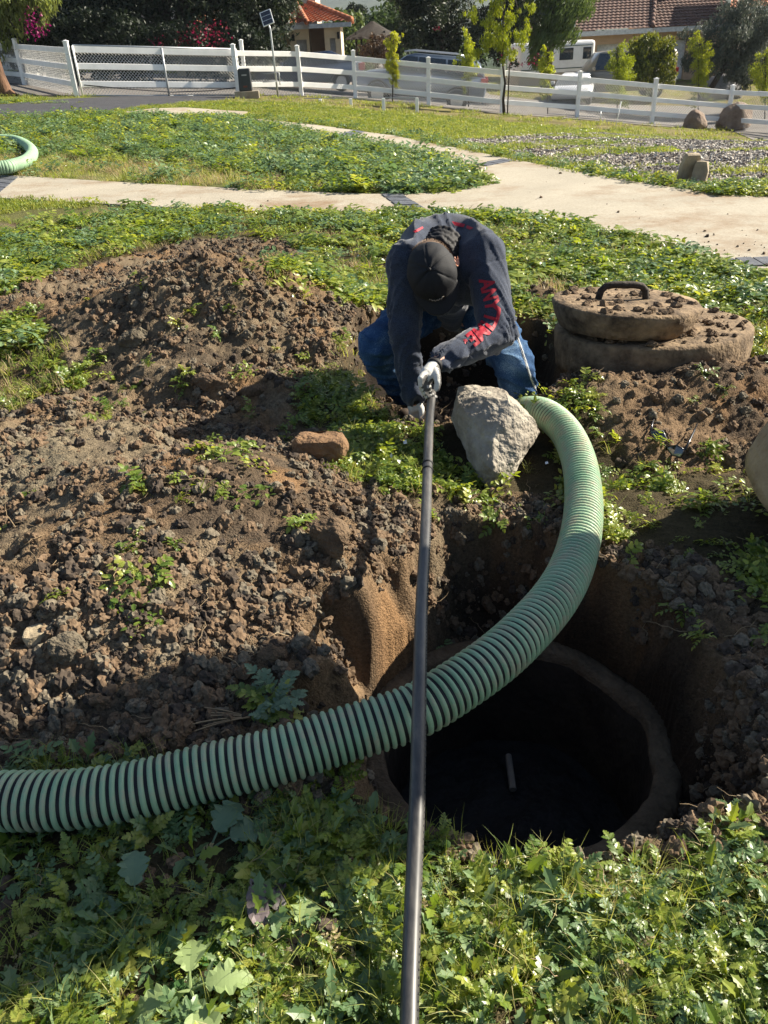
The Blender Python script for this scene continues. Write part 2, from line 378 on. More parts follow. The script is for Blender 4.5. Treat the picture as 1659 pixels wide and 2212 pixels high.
gme = mesh('ground', np.stack([gx, gy, gz], 1), F, smooth=True)
# --- colour of the soil, with shade painted into the pits and weed gaps
dz = zone(gx, gy)
n1 = fbm(gx * 1.3, gy * 1.3, 4, 21)[:, None]; n2 = fbm(gx * 4, gy * 4, 4, 22)[:, None]; n3 = fbm(gx * 14, gy * 14, 3, 23)[:, None]
brown = np.array([.145, .098, .058]); grey = np.array([.165, .138, .094]); dark = np.array([.046, .037, .029]); rust = np.array([.24, .135, .062]); tan = np.array([.26, .175, .10])
c = brown + 0 * n1
g_ = np.clip(sst(.9, .3, np.hypot((gx + 1.15) / 1.2, (gy - 2.9) / .8)), 0, 1)[:, None]
c = c + (grey - c) * np.clip(sst(.45, .6, n1) * .5 + .75 * g_, 0, 1)
c = c + (dark - c) * sst(.56, .70, n2) * .7
c = c + (rust - c) * sst(.60, .72, fbm(gx * 2.7 + 9, gy * 2.7, 4, 24))[:, None] * .55
c = c * (.75 + .5 * n3)
rr = np.hypot(gx - RCX, gy - RCY)
pitm = (sdin(gx[:], gy[:], RIM) > 0) if False else None
m = (np.abs(gx - RCX) < 1.6) & (np.abs(gy - RCY) < 1.6)
dr = np.full(gx.shape, -1.0); dr[m] = sdin(gx[m], gy[m], RIM)
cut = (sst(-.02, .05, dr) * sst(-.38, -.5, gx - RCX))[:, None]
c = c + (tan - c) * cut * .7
c = c + (np.array([.026, .019, .014]) - c) * (sst(.0, .08, dr) * sst(-.35, .0, gx - RCX))[:, None] * .92  # soil inside the rim darkened rightwards, standing for the pit's shade
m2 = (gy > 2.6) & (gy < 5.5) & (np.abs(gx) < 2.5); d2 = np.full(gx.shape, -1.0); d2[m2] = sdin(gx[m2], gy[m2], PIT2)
c = c + (np.array([.018, .014, .011]) - c) * sst(-.03, .06, d2)[:, None]  # kneeling pit coloured near black for the deep shadow in it
under = np.array([.050, .040, .022]) * (.6 + .8 * n2)  # weed soil darkened for the shade in gaps between plants
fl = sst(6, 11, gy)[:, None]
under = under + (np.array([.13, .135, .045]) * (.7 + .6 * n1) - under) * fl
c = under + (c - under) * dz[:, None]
mm = sst(-.3, .1, sdin(gx, gy, MULCH))[:, None]; c = c + (np.array([.20, .18, .15]) * (.5 + n3) - c) * mm
yard = np.array([.14, .12, .05]) * (.5 + n1)
fencey = sst(24.5, 26, gy - .35 * np.clip(-gx, -2, 10))[:, None]
c = c + (yard - c) * fencey
c = c + (np.array([.035, .05, .03]) * (.5 + n1) - c) * sst(60, 90, gy)[:, None]
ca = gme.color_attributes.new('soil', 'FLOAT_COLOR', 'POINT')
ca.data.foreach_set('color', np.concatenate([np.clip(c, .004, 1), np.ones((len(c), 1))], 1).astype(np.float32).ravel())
def soilmat():
    m, n, l, b = newmat('soil')
    at = n.new('ShaderNodeAttribute'); at.attribute_name = 'soil'
    tc = n.new('ShaderNodeTexCoord'); t = n.new('ShaderNodeTexNoise'); t.inputs['Scale'].default_value = 90; t.inputs['Detail'].default_value = 6; t.inputs['Roughness'].default_value = .75
    l.new(tc.outputs['Object'], t.inputs['Vector'])
    mr = n.new('ShaderNodeMapRange'); mr.inputs[1].default_value = .3; mr.inputs[2].default_value = .7; mr.inputs[3].default_value = .55; mr.inputs[4].default_value = 1.5; l.new(t.outputs['Fac'], mr.inputs[0])
    mx = n.new('ShaderNodeVectorMath'); mx.operation = 'SCALE'; l.new(at.outputs['Color'], mx.inputs[0]); l.new(mr.outputs[0], mx.inputs['Scale']); l.new(mx.outputs[0], b.inputs['Base Color'])
    b.inputs['Roughness'].default_value = .95; b.inputs['Specular IOR Level'].default_value = .1
    t2 = n.new('ShaderNodeTexNoise'); t2.inputs['Scale'].default_value = 160; t2.inputs['Detail'].default_value = 4; l.new(tc.outputs['Object'], t2.inputs['Vector'])
    bp = n.new('ShaderNodeBump'); bp.inputs['Distance'].default_value = .010; bp.inputs['Strength'].default_value = .9; l.new(t2.outputs['Fac'], bp.inputs['Height']); l.new(bp.outputs[0], b.inputs['Normal'])
    return m
SOIL = soilmat()
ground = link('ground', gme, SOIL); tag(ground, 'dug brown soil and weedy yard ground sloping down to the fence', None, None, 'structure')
# quick height lookup on the finished relief
def hz(x, y, fine=True): return surf(arr(x), arr(y))

# ================================================================== PAVEMENTS
def slab(name, poly, m, lift, step=.35, parent=None, th_=.10, stepf=None):
    poly = [Vector(p) for p in poly]; B = []
    for i, p in enumerate(poly):
        q = poly[(i + 1) % len(poly)]; k = max(1, int((q - p).length / step))
        for j in range(k): B.append(p.lerp(q, j / k))
    nb = len(B); xs = [p.x for p in B]; yl = [p.y for p in B]; pts = list(B)
    gx_, gy_ = np.meshgrid(np.arange(min(xs), max(xs), step), np.arange(min(yl), max(yl), step)); gx_ = gx_.ravel(); gy_ = gy_.ravel()
    PL = [tuple(p) for p in poly]; k = (sdin(gx_, gy_, PL) > step * .4)
    pts += [Vector((a, b)) for a, b in zip(gx_[k], gy_[k])]
    v, _, f, *_ = delaunay_2d_cdt(pts, [(i, (i + 1) % nb) for i in range(nb)], [], 1, 1e-5)
    vx = np.array([p.x for p in v]); vy = np.array([p.y for p in v]); vz = tilt(vx, vy) + lift
    V = [(a, b, c_) for a, b, c_ in zip(vx, vy, vz)]
    F = [tuple(reversed(t)) if ((v[t[1]] - v[t[0]]).cross(v[t[2]] - v[t[0]]) < 0) else tuple(t) for t in f]
    n0 = len(V); cnt = {}
    for t in F:
        for i in range(3): cnt[(t[i], t[(i + 1) % 3])] = 1
    bd = [e_ for e_ in cnt if (e_[1], e_[0]) not in cnt]; mp = {}
    for a, b in bd:
        for q in (a, b):
            if q not in mp: mp[q] = len(V); V.append((V[q][0], V[q][1], V[q][2] - th_))
        F.append((a, mp[a], mp[b], b))
    return mobj(name, V, F, m, parent)
def concmat(name, col, stain, rough=.85):
    m, n, l, b = newmat(name); tc = n.new('ShaderNodeTexCoord')
    def nz(s, d=5, r=.6):
        t = n.new('ShaderNodeTexNoise'); t.inputs['Scale'].default_value = s; t.inputs['Detail'].default_value = d; t.inputs['Roughness'].default_value = r; l.new(tc.outputs['Object'], t.inputs['Vector']); return t.outputs['Fac']
    r1 = ramp(n, [(.3, tuple(c_ * .82 for c_ in col)), (.7, col)]); l.new(nz(1.5), r1.inputs[0])
    r2 = ramp(n, [(.49, (0, 0, 0)), (.66, (1, 1, 1))]); l.new(nz(.8, 9, .72), r2.inputs[0])
    mx = n.new('ShaderNodeMix'); mx.data_type = 'RGBA'; l.new(r2.outputs[0], mx.inputs[0]); l.new(r1.outputs[0], mx.inputs[6]); mx.inputs[7].default_value = (*stain, 1)
    r3 = ramp(n, [(.35, (.80, .79, .77)), (.6, (1.02, 1.02, 1.02))]); l.new(nz(45, 4, .8), r3.inputs[0])
    m2 = n.new('ShaderNodeMix'); m2.data_type = 'RGBA'; m2.blend_type = 'MULTIPLY'; m2.inputs[0].default_value = 1; l.new(mx.outputs[2], m2.inputs[6]); l.new(r3.outputs[0], m2.inputs[7]); l.new(m2.outputs[2], b.inputs['Base Color'])
    b.inputs['Roughness'].default_value = rough; b.inputs['Specular IOR Level'].default_value = .2
    bp = n.new('ShaderNodeBump'); bp.inputs['Distance'].default_value = .003; l.new(nz(120), bp.inputs['Height']); l.new(bp.outputs[0], b.inputs['Normal']); return m
CON = concmat('concrete_path', (.40, .36, .285), (.24, .165, .10))
path = slab('path', PATHP, CON, .015, .3); tag(path, 'pale concrete garden path curving across the yard and forking', None, None, 'structure')
ASPM = mat('asphalt', (.05, .05, .055), .8, var=.3, scale=3, bump=.004, bscale=150)
asphalt = slab('driveway', ASPH, ASPM, .012, .8); tag(asphalt, 'dark asphalt driveway in front of the white gate', None, None, 'structure')
cc = slab('pavement', CONC, CON, .02, .5); tag(cc, 'small pale concrete apron beside the asphalt driveway', None, None, 'structure')
STM = concmat('street_surface', (.20, .185, .17), (.15, .13, .11))
st = slab('street', STREET, STM, .012, 1.5); tag(st, 'worn grey street beyond the white fence', None, None, 'structure')
# slate bands let into the path
SLATE = mat('slate', (.095, .10, .115), .6, var=.5, scale=14, bump=.004, bscale=60, spec=.4)
def band(cs, rows, cols):
    """cs: four pixel corners (near-left, near-right, far-right, far-left)"""
    Q = [onG(a, b, tilt) for a, b in cs]
    for i in range(rows):
        for j in range(cols):
            g = .035; u0, u1 = (j + g) / cols, (j + 1 - g) / cols; v0, v1 = (i + g * 2) / rows, (i + 1 - g * 2) / rows
            P = []
            for (uu, vv) in ((u0, v0), (u1, v0), (u1, v1), (u0, v1)):
                p = Q[0].lerp(Q[1], uu).lerp(Q[3].lerp(Q[2], uu), vv); z = float(tilt(arr(p.x), arr(p.y))[0]); P.append(Vector((p.x, p.y, z)))
            up = Vector((0, 0, .015 + .007 + random.uniform(0, .004))); V = [p - Vector((0, 0, .03)) for p in P] + [p + up for p in P]
            mobj('paver', V, [(4, 5, 6, 7), (0, 1, 5, 4), (1, 2, 6, 5), (2, 3, 7, 6), (3, 0, 4, 7)], SLATE, path)
band([(878, 466), (938, 466), (868, 423), (822, 423)], 5, 1)
band([(1018, 361), (1046, 364), (1105, 350), (1078, 345)], 1, 1) if False else None
band([(1025, 358), (1052, 362), (1112, 350), (1085, 346)], 5, 1)
band([(715, 297), (735, 301), (790, 287), (765, 283)], 4, 1)
band([(-60, 424), (-8, 427), (42, 385), (5, 381)], 5, 1)
band([(1545, 566), (1580, 584), (1760, 575), (1735, 556)], 5, 1)
# ================================================================== MANHOLE
OLDC = mat('old_concrete', (.15, .112, .072), .95, var=.55, scale=7, bump=.016, bscale=45, detail=9, col2=(.040, .031, .022))  # soil-stained rim, also darkened because the pit lies in shade
def lathe(prof, n=64, jit=0.0, seed=0, squash=None):
    V = []; F = []
    for i, (r, z) in enumerate(prof):
        for k in range(n):
            a = 2 * math.pi * k / n; q = 0
            if jit: q = jit * (mnoise.noise(Vector((math.cos(a) * 3 + seed, math.sin(a) * 3, z * 8))) + .5 * mnoise.noise(Vector((math.cos(a) * 11 + seed, math.sin(a) * 11, z * 20))))
            V.append(((r + q) * math.cos(a), (r + q) * math.sin(a), z + q * .5))
    for i in range(len(prof) - 1):
        for k in range(n): F.append((i * n + k, i * n + (k + 1) % n, (i + 1) * n + (k + 1) % n, (i + 1) * n + k))
    return V, F
mh = empty('manhole', (RCX, RCY, -.33), 0, 'open round concrete manhole sunk in the dug pit, dark inside', 'manhole')
V, F = lathe([(RIN - .02, -1.45), (RIN - .005, -.6), (RIN, -.2), (RIN, -.04), (RIN + .004, -.008), (RIN + .015, 0), (ROUT - .02, 0), (ROUT, -.012), (ROUT + .004, -.04), (ROUT + .01, -.5)], 128, .014, 3)
DARKC = mat('darkened_concrete', (.045, .036, .028), .8, var=.6, scale=7, bump=.01, bscale=40, col2=(.015, .012, .010))  # inner wall darkened: sludge tone with the shaft's shade painted in
mobj('riser_ring', V, F, [OLDC, DARKC], mh, smooth=True, mi=[1 if i < 3 * 128 else 0 for i in range(len(F))])
SLUDGE = mat('sludge', (.010, .010, .011), .75, var=.6, scale=9, bump=.03, bscale=14, spec=.4)
V = [(0, 0, 0)]; F = []
N_ = 60
gxx, gyy = np.meshgrid(np.linspace(-.45, .45, 50), np.linspace(-.45, .45, 50)); zz = -.42 + .07 * (fbm(gxx * 6, gyy * 6, 4, 71) - .5)
i2 = np.arange(2500).reshape(50, 50)
mobj('sludge', np.stack([gxx.ravel(), gyy.ravel(), zz.ravel()], 1), np.stack([i2[:-1, :-1], i2[:-1, 1:], i2[1:, 1:], i2[1:, :-1]], -1).reshape(-1, 4), SLUDGE, mh, True)
b = MB(); p0 = atY(1098, 1628, 0) if False else None
pa = atZ(1098, 1632, -.70); pb = atZ(1108, 1706, -.705)
b.tube([pa, pb], [.011, .012], 8)
stk = b.build('stick', mat('wet_wood', (.26, .235, .20), .8, bump=.003)); tag(stk, 'thin pale stick floating on the sludge deep in the open manhole', 'stick')

# ================================================================== HOSES
def catmull(P, n=12):
    P = [Vector(p) for p in P]; out = []
    for i in range(len(P) - 1):
        a = P[max(i - 1, 0)]; b_ = P[i]; c_ = P[i + 1]; d_ = P[min(i + 2, len(P) - 1)]
        for k in range(n):
            t = k / n; out.append(.5 * ((2 * b_) + (c_ - a) * t + (2 * a - 5 * b_ + 4 * c_ - d_) * t * t + (3 * b_ - a - 3 * c_ + d_) * t ** 3))
    out.append(P[-1]); return out
def resample(P, step):
    P = [Vector(p) for p in P]; L = [0]
    for a, b_ in zip(P, P[1:]): L.append(L[-1] + (b_ - a).length)
    n = int(L[-1] / step); out = []; j = 0
    for i in range(n + 1):
        s = i * step
        while j < len(L) - 2 and L[j + 1] < s: j += 1
        t = (s - L[j]) / max(1e-9, L[j + 1] - L[j]); out.append(P[j].lerp(P[j + 1], min(1, t)))
    return out
def frames(P):
    T = [(P[min(i + 1, len(P) - 1)] - P[max(i - 1, 0)]).normalized() for i in range(len(P))]
    u_ = T[0].orthogonal().normalized(); out = []
    for i in range(len(P)):
        u_ = (u_ - T[i] * u_.dot(T[i])).normalized(); out.append((T[i], u_, T[i].cross(u_)))
    return out
def helix_hose(name, pts, rad, pitch, mrib, mwall, label, cat, nseg=28, ridge=.10, duty=.62, sub=8):
    root = empty(name, pts[0], 0, label, cat)
    P = resample(catmull(pts), pitch / sub); fr = frames(P); org = Vector(pts[0]); n = len(P)
    Vr = []; 
    for i, p in enumerate(P):
        T, a, c_ = fr[i]
        for k in range(nseg):
            ph = (i / sub) % 1.0
            # ridge profile: round topped over the duty, groove elsewhere
            if ph < duty:
                q = max(0., math.sin(math.pi * (ph / duty))) ** .35; r = rad * (1 - ridge) + rad * ridge * q
            else: r = rad * (1 - ridge)
            an = 2 * math.pi * k / nseg; Vr.append(p - org + (a * math.cos(an) + c_ * math.sin(an)) * r)
    Fr = []; mi = []
    for i in range(n - 1):
        for k in range(nseg):
            k2 = (k + 1) % nseg
            Fr.append((i * nseg + k, i * nseg + k2, (i + 1) * nseg + k2, (i + 1) * nseg + k))
            ph = ((i + .5) / sub) % 1.0; mi.append(0 if ph < duty else 1)
    Fr = np.array(Fr); mi = np.array(mi[:len(Fr)])
    for nm, mm, w in (('green_rib', mrib, 0), ('black_wall', mwall, 1)):
        sel = Fr[mi == w]; us, inv = np.unique(sel, return_inverse=True)
        mobj(nm, np.array([Vr[i] for i in us]), inv.reshape(sel.shape), mm, root, True)
    return root
GH = None
def hosemat():
    m, n, l, b = newmat('green_hose'); tc = n.new('ShaderNodeTexCoord')
    def nz(s, d=5, r=.6):
        t = n.new('ShaderNodeTexNoise'); t.inputs['Scale'].default_value = s; t.inputs['Detail'].default_value = d; t.inputs['Roughness'].default_value = r; l.new(tc.outputs['Object'], t.inputs['Vector']); return t.outputs['Fac']
    r1 = ramp(n, [(.3, (.19, .33, .20)), (.7, (.29, .42, .27))]); l.new(nz(9), r1.inputs[0])
    r2 = ramp(n, [(.46, (0, 0, 0)), (.62, (.8, .8, .8))]); l.new(nz(21, 6, .75), r2.inputs[0])
    mx = n.new('ShaderNodeMix'); mx.data_type = 'RGBA'; l.new(r2.outputs[0], mx.inputs[0]); l.new(r1.outputs[0], mx.inputs[6]); mx.inputs[7].default_value = (.34, .32, .22, 1)
    l.new(mx.outputs[2], b.inputs['Base Color']); b.inputs['Roughness'].default_value = .5; b.inputs['Specular IOR Level'].default_value = .45
    bp = n.new('ShaderNodeBump'); bp.inputs['Distance'].default_value = .0015; l.new(nz(150), bp.inputs['Height']); l.new(bp.outputs[0], b.inputs['Normal']); return m
HOSEG = hosemat(); HOSEB = mat('black_rubber', (.012, .013, .015), .55, var=.3, scale=40, spec=.3)
gpts = [(-420, 1720, .06), (-150, 1732, .06), (0, 1730, .065), (150, 1727, .065), (300, 1705, .065), (450, 1668, .07), (600, 1633, .08), (720, 1594, .09), (820, 1563, .10), (900, 1534, .11), (980, 1487, .12), (1070, 1424, .13), (1140, 1360, .13), (1200, 1290, .12), (1237, 1220, .10), (1257, 1140, .085), (1260, 1060, .07),
        (1247, 985, .065), (1218, 928, .065), (1175, 893, .06), (1130, 888, .0), (1075, 900, -.12)]
helix_hose('suction_hose', [atZ(*g) for g in gpts], 0.0625, .0190, HOSEG, HOSEB, 'thick ribbed green and black suction hose arching over the open manhole', 'hose', nseg=30, ridge=.085, duty=.62)
g2 = [(-420, 330, .22), (-200, 302, .2), (-90, 297, .19), (0, 301, .19), (35, 304, .18), (60, 316, .18), (70, 330, .18), (58, 347, .17), (30, 357, .17), (0, 362, .17), (-120, 372, .16), (-500, 384, .16)]
MATS['pale_hose'] = mat('pale_green_hose', (.28, .43, .27), .6, var=.2, scale=5)
helix_hose('coiled_hose', [atZ(*g) for g in g2], .085, .03, MATS['pale_hose'], mat('pale_hose_groove', (.12, .2, .12), .7), 'pale green hose loop lying on the weeds at the left edge', 'hose', nseg=20, ridge=.05, duty=.7, sub=6)
# thin black hose held by the man
HB = None
def blackhosemat():
    m, n, l, b = newmat('scuffed_black_hose'); tc = n.new('ShaderNodeTexCoord'); mp = n.new('ShaderNodeMapping'); mp.inputs['Scale'].default_value = (30, 6, 30); l.new(tc.outputs['Object'], mp.inputs[0])
    t = n.new('ShaderNodeTexNoise'); t.inputs['Scale'].default_value = 1; t.inputs['Detail'].default_value = 8; t.inputs['Roughness'].default_value = .7; l.new(mp.outputs[0], t.inputs['Vector'])
    r = ramp(n, [(.35, (.018, .019, .022)), (.55, (.065, .062, .058)), (.72, (.14, .12, .10))]); l.new(t.outputs['Fac'], r.inputs[0]); l.new(r.outputs[0], b.inputs['Base Color']); b.inputs['Roughness'].default_value = .42; b.inputs['Specular IOR Level'].default_value = .55
    return m
HB = blackhosemat()
hp = [(931, 836, .255), (933, 850, .25), (928, 905, .24), (924, 1000, .235), (919, 1150, .23), (911, 1300, .22), (906, 1500, .205), (902, 1700, .165), (894, 1900, .11), (888, 2060, .08), (884, 2212, .065), (880, 2400, .05)]
P = [atZ(a, b_, z) for a, b_, z in hp]
P.append(P[-1] + Vector((0, -.4, -.05)))
blk = empty('jetter_hose', P[0], 0, 'long thin scuffed black hose stretched from the gloved hand over the manhole', 'hose')
b = MB(); b.tube([p - P[0] for p in resample(catmull(P), .02)], .0155, 20); b.build('hose', HB, blk, True)
b = MB()
for f_ in (3, 3.25): 
    q = resample(catmull(P), .02); i = int(f_ * 10); d_ = (q[i + 1] - q[i]).normalized(); b = MB(); b.tube([q[i] - P[0], q[i] - P[0] + d_ * .006], .0185, 16); b.build('marking_ring', HOSEB, blk, True)

# moulded ridge line (raised dashes) along the near part of the hose
b = MB(); q = resample(catmull(P), .006); fr_ = frames(q)
for i in range(len(q) - 1):
    if q[i].y < 1.9 and i % 2 == 0:
        sd = (RGT * .8 + UPV * .62); sd = (sd - fr_[i][0] * sd.dot(fr_[i][0])).normalized(); c0 = q[i] - P[0] + sd * .0165; b.beam(c0, c0 + fr_[i][0] * .003, .0016, .0016)
o = b.build('ridge_marks', HB, blk); o['kind'] = 'stuff'

# ================================================================== ROCKS AND CLODS
def rockmesh(name, pts, sub=3, amp=.02, fr=6.0, seed=0, keep=None, rnd=.17):
    bm = bmesh.new(); [bm.verts.new(p) for p in pts]; bmesh.ops.convex_hull(bm, input=bm.verts)
    for v in [v for v in bm.verts if not v.link_faces]: bm.verts.remove(v)
    bmesh.ops.triangulate(bm, faces=bm.faces); 
    for _ in range(sub):
        bmesh.ops.subdivide_edges(bm, edges=bm.edges, cuts=1, use_grid_fill=True)
        if _ < 2: bmesh.ops.smooth_vert(bm, verts=bm.verts, factor=rnd, use_axis_x=True, use_axis_y=True, use_axis_z=True)
    bm.normal_update(); mvs = []
    for v in bm.verts:
        p = v.co * fr + Vector((seed * 7.1, 0, 0)); q = mnoise.fractal(p, .8, 2.1, 6); w_ = abs(mnoise.noise(p * .5)) - .3
        mvs.append(v.normal * (amp * q + amp * .8 * w_))
    for v, d in zip(bm.verts, mvs): v.co += d
    me = bpy.data.meshes.new(name); bm.to_mesh(me); bm.free(); return me
def stone(name, pts, m, label, cat, sub=4, amp=.012, fr=9, seed=0, smooth=False, group=None):
    c0 = sum((Vector(p) for p in pts), Vector()) / len(pts); zmin = min(p[2] for p in pts); c0.z = zmin
    me = rockmesh(name, [Vector(p) - c0 for p in pts], sub, amp, fr, seed); o = link(name, me, m); o.location = c0
    if smooth: me.polygons.foreach_set('use_smooth', np.ones(len(me.polygons), bool))
    return tag(o, label, cat, group)
def ptsY(L): return [atY(*t) for t in L]
GRAN = mat('grey_granite', (.40, .365, .30), .9, var=.5, scale=9, bump=.012, bscale=55, col2=(.17, .145, .115), detail=10)
def ptsZ(L): return [atZ(*t) for t in L]
_f = ptsZ([(985, 868, .22), (1035, 853, .25), (1105, 860, .26), (1122, 875, .235), (968, 905, .12), (1000, 945, .09), (1012, 990, .05), (1040, 1050, .0), (1066, 1072, -.03), (1095, 1050, -.01), (1112, 1000, .06), (1132, 960, .11), (1172, 932, .10), (1150, 900, .18), (1062, 960, .14)])
stone('boulder', _f + [_f[0] + Vector((.03, .22, -.02)), _f[2] + Vector((.0, .2, -.03)), _f[12] + Vector((0, .16, -.1)), _f[4] + Vector((.05, .25, -.12)), _f[7] + Vector((.05, .2, -.06)), _f[10] + Vector((0, .25, -.1))], GRAN, 'pale grey angular boulder leaning at the pit edge beside the hose', 'rock', 5, .013, 8, 1)
RUST = mat('rusty_stone', (.26, .155, .08), .9, var=.5, scale=12, bump=.012, bscale=60, col2=(.12, .07, .038))
def blockstone(px, py, w, d, h, m, label, seed, name='stone', rz=0, amp=.012, dz=-.02, cat='rock', group=None, sub=4, tilt_=(0, 0)):
    g = onG(px, py); M = Matrix.Rotation(R(rz), 3, 'Z') @ Matrix.Rotation(R(tilt_[0]), 3, 'X') @ Matrix.Rotation(R(tilt_[1]), 3, 'Y'); rs = random.Random(seed); P_ = []; o_ = g + Vector((0, d * .4, dz))
    if name == 'dirt_clod':
        for _ in range(22):
            v = Vector((rs.gauss(0, 1), rs.gauss(0, 1), rs.gauss(0, 1))).normalized() * rs.uniform(.8, 1.05); P_.append(M @ Vector((v.x * w / 2, v.y * d / 2, h * (.42 + .55 * v.z))) + o_)
    else:
        n_ = 9
        for lv, k_ in ((0, .92), (.55, 1.0), (.97, .88)):
            for a in range(n_):
                t = 2 * math.pi * (a + rs.uniform(-.3, .3)) / n_; q = 1 / max(abs(math.cos(t)), abs(math.sin(t))) ** .6 * rs.uniform(.84, 1.02) * k_; P_.append(M @ Vector((math.cos(t) * q * w / 2, math.sin(t) * q * d / 2, h * lv * rs.uniform(.9, 1.05))) + o_)
    return stone(name, P_, m, label, cat, sub, amp, 9, seed, False, group)
blockstone(690, 1000, .215, .16, .105, RUST, 'flat topped rusty orange stone beside the thin black hose', 4, rz=-6)
TANS = mat('tan_stone', (.36, .29, .19), .9, var=.3, scale=14, bump=.006, bscale=70)
blockstone(80, 1395, .09, .07, .055, TANS, 'small pale tan square stone at the left of the front dirt heap', 9, rz=20, amp=.004)
CLODM = mat('clod_earth', (.18, .125, .075), .97, var=.5, scale=10, bump=.012, bscale=90, col2=(.075, .048, .03), detail=9)
CLODG = mat('clod_grey_earth', (.17, .145, .10), .97, var=.5, scale=10, bump=.012, bscale=90, col2=(.07, .055, .04), detail=9)
for i, (px, py, w, d, h, m_, lb) in enumerate([
        (710, 1210, .17, .13, .13, CLODM, 'largest brown earth clod above the left wall of the manhole pit'),
        (620, 1320, .15, .12, .07, CLODM, 'rounded brown clod left of the cut pit wall'),
        (640, 1180, .07, .07, .06, CLODG, 'small dark clod behind the largest clod by the pit'),
        (290, 750, .22, .14, .11, CLODG, 'grey brown clod halfway up the rear dirt mound'),
        (455, 845, .26, .14, .10, CLODM, 'long brown lump between the two dirt heaps'),
        (560, 850, .20, .12, .07, CLODM, 'brown lump beside the long one between the dirt heaps'),
        (150, 1440, .15, .13, .09, CLODG, 'large round grey clod beside the tan square stone'),
        (90, 1480, .08, .07, .06, CLODG, 'round dark clod under the tan square stone'),
        (30, 1440, .06, .06, .05, CLODM, 'small clod at the left edge near the tan stone'),
        (200, 1510, .08, .06, .04, CLODM, 'flat brown clod on the lower edge of the front heap'),
        (20, 1580, .07, .06, .05, CLODG, 'pale grey clod at the left edge just above the green hose'),
        (470, 1290, .07, .06, .05, CLODM, 'brown clod in the middle of the front dirt heap'),
        (590, 1440, .10, .09, .07, CLODM, 'brown clod behind the uprooted weed'),
        (470, 1470, .07, .07, .05, CLODG, 'dark grey clod left of the uprooted weed'),
        (1080, 1985, .07, .05, .04, CLODG, 'dark lump of muck lying in the front weeds'),
        (1230, 620, .05, .05, .04, CLODM, 'small clod near the big concrete cover')]):
    blockstone(px, py, w, d, h, m_, lb, 20 + i, name='dirt_clod', rz=random.uniform(-40, 40), amp=.02 * min(1, w / .1), cat='clod', group='earth clods around the dirt heaps', sub=4)

# ---- concrete covers
LIDM = mat('muddy_concrete', (.30, .215, .13), .95, var=.5, scale=11, bump=.012, bscale=50, col2=(.050, .034, .022), detail=12)
TANC = mat('tan_concrete', (.42, .31, .19), .95, var=.5, scale=7, bump=.01, bscale=50, col2=(.20, .135, .08), detail=10)
def cover(name, c0, r, h, tiltx, tilty, label, taper=.93, seed=0, rz=0, chip=.012):
    root = empty(name, c0, 0, label, 'manhole cover'); root.rotation_euler = (R(tiltx), R(tilty), R(rz))
    prof = [(.001, 0), (r * taper * .6, 0), (r * taper, 0), (r * (taper * .5 + .5), h * .5), (r - .008, h - .012), (r - .018, h), (r * .8, h + .002), (r * .5, h + .004), (r * .25, h + .002), (.001, h)]
    pr = []
    for (a, b_), (c_, d_) in zip(prof, prof[1:]):
        k = max(1, int(math.hypot(c_ - a, d_ - b_) / .03)); pr += [(a + (c_ - a) * t / k, b_ + (d_ - b_) * t / k) for t in range(k)]
    V, F = lathe(pr + [prof[-1]], 96, 0, seed)
    me = mesh('slab', V, F, True); 
    for v in me.vertices:
        p = v.co; q = mnoise.fractal(Vector((p.x * 9 + seed, p.y * 9, p.z * 9)), .8, 2.1, 5); k = abs(mnoise.noise(Vector((p.x * 4 + seed, p.y * 4, p.z * 12))))
        rr_ = max(.05, math.hypot(p.x, p.y)); s_ = chip * .7 * q * min(1, rr_ / r) + chip * .6 * (k - .3)
        v.co = Vector((p.x * (1 + s_ / rr_ * (rr_ > r * .7)), p.y * (1 + s_ / rr_ * (rr_ > r * .7)), p.z + s_ * .35))
    link('slab', me, LIDM, root); return root
_a = atZ(1411, 702, .165); _b = atZ(1352, 645, .315)
lidA = cover('concrete_cover', (_a.x, _a.y, -.01), .465, .175, -5, -1, 'large thick muddy concrete disc on the ground under the handled lid', seed=2, chip=.008, taper=.97)
lidB = cover('handled_lid', (_b.x, _b.y, .19), .350, .115, -4, 3, 'smaller muddy concrete lid with a dark bent handle on top of the large disc', taper=.86, seed=5, chip=.010)
b = MB(); hq = [(-.115, 0, .08), (-.112, 0, .12), (-.105, 0, .155), (-.085, 0, .175), (-.05, 0, .182), (0, 0, .182), (.05, 0, .182), (.085, 0, .176), (.105, 0, .157), (.112, 0, .12), (.115, 0, .08)]
b.tube([Vector((p[0] - .015, p[1] + .02, p[2])) for p in hq], .0165, 12)
b.build('handle', mat('rusty_iron', (.055, .045, .038), .8, metal=.3, var=.5, scale=30, bump=.004), lidB, True)
def lumpson(root, r, z, n, seed, m):
    rs = random.Random(seed); b = MB()
    for _ in range(n):
        a = rs.uniform(0, 6.28); q = r * math.sqrt(rs.random()) * .95; s_ = .005 + .028 * rs.random() ** 3
        me = []
        V = [Vector((x, y, zz_)) for x, y, zz_ in ((1, 0, 0), (-1, 0, 0), (0, 1, 0), (0, -1, 0), (0, 0, .8), (0, 0, -.5), (.6, .6, .4), (-.6, .5, .5), (.5, -.6, .45), (-.5, -.6, .3))]
        bm = bmesh.new(); [bm.verts.new(v * s_ * rs.uniform(.7, 1.2) + Vector((q * math.cos(a), q * math.sin(a), z))) for v in V]; bmesh.ops.convex_hull(bm, input=bm.verts); bm.verts.index_update()
        b.add([v.co.copy() for v in bm.verts], [[v.index for v in f.verts] for f in bm.faces]); bm.free()
    o = b.build('dirt_crumbs', m, root); o['kind'] = 'stuff'
lumpson(lidA, .45, .18, 320, 3, CLODM); lumpson(lidB, .33, .117, 120, 4, CLODM)
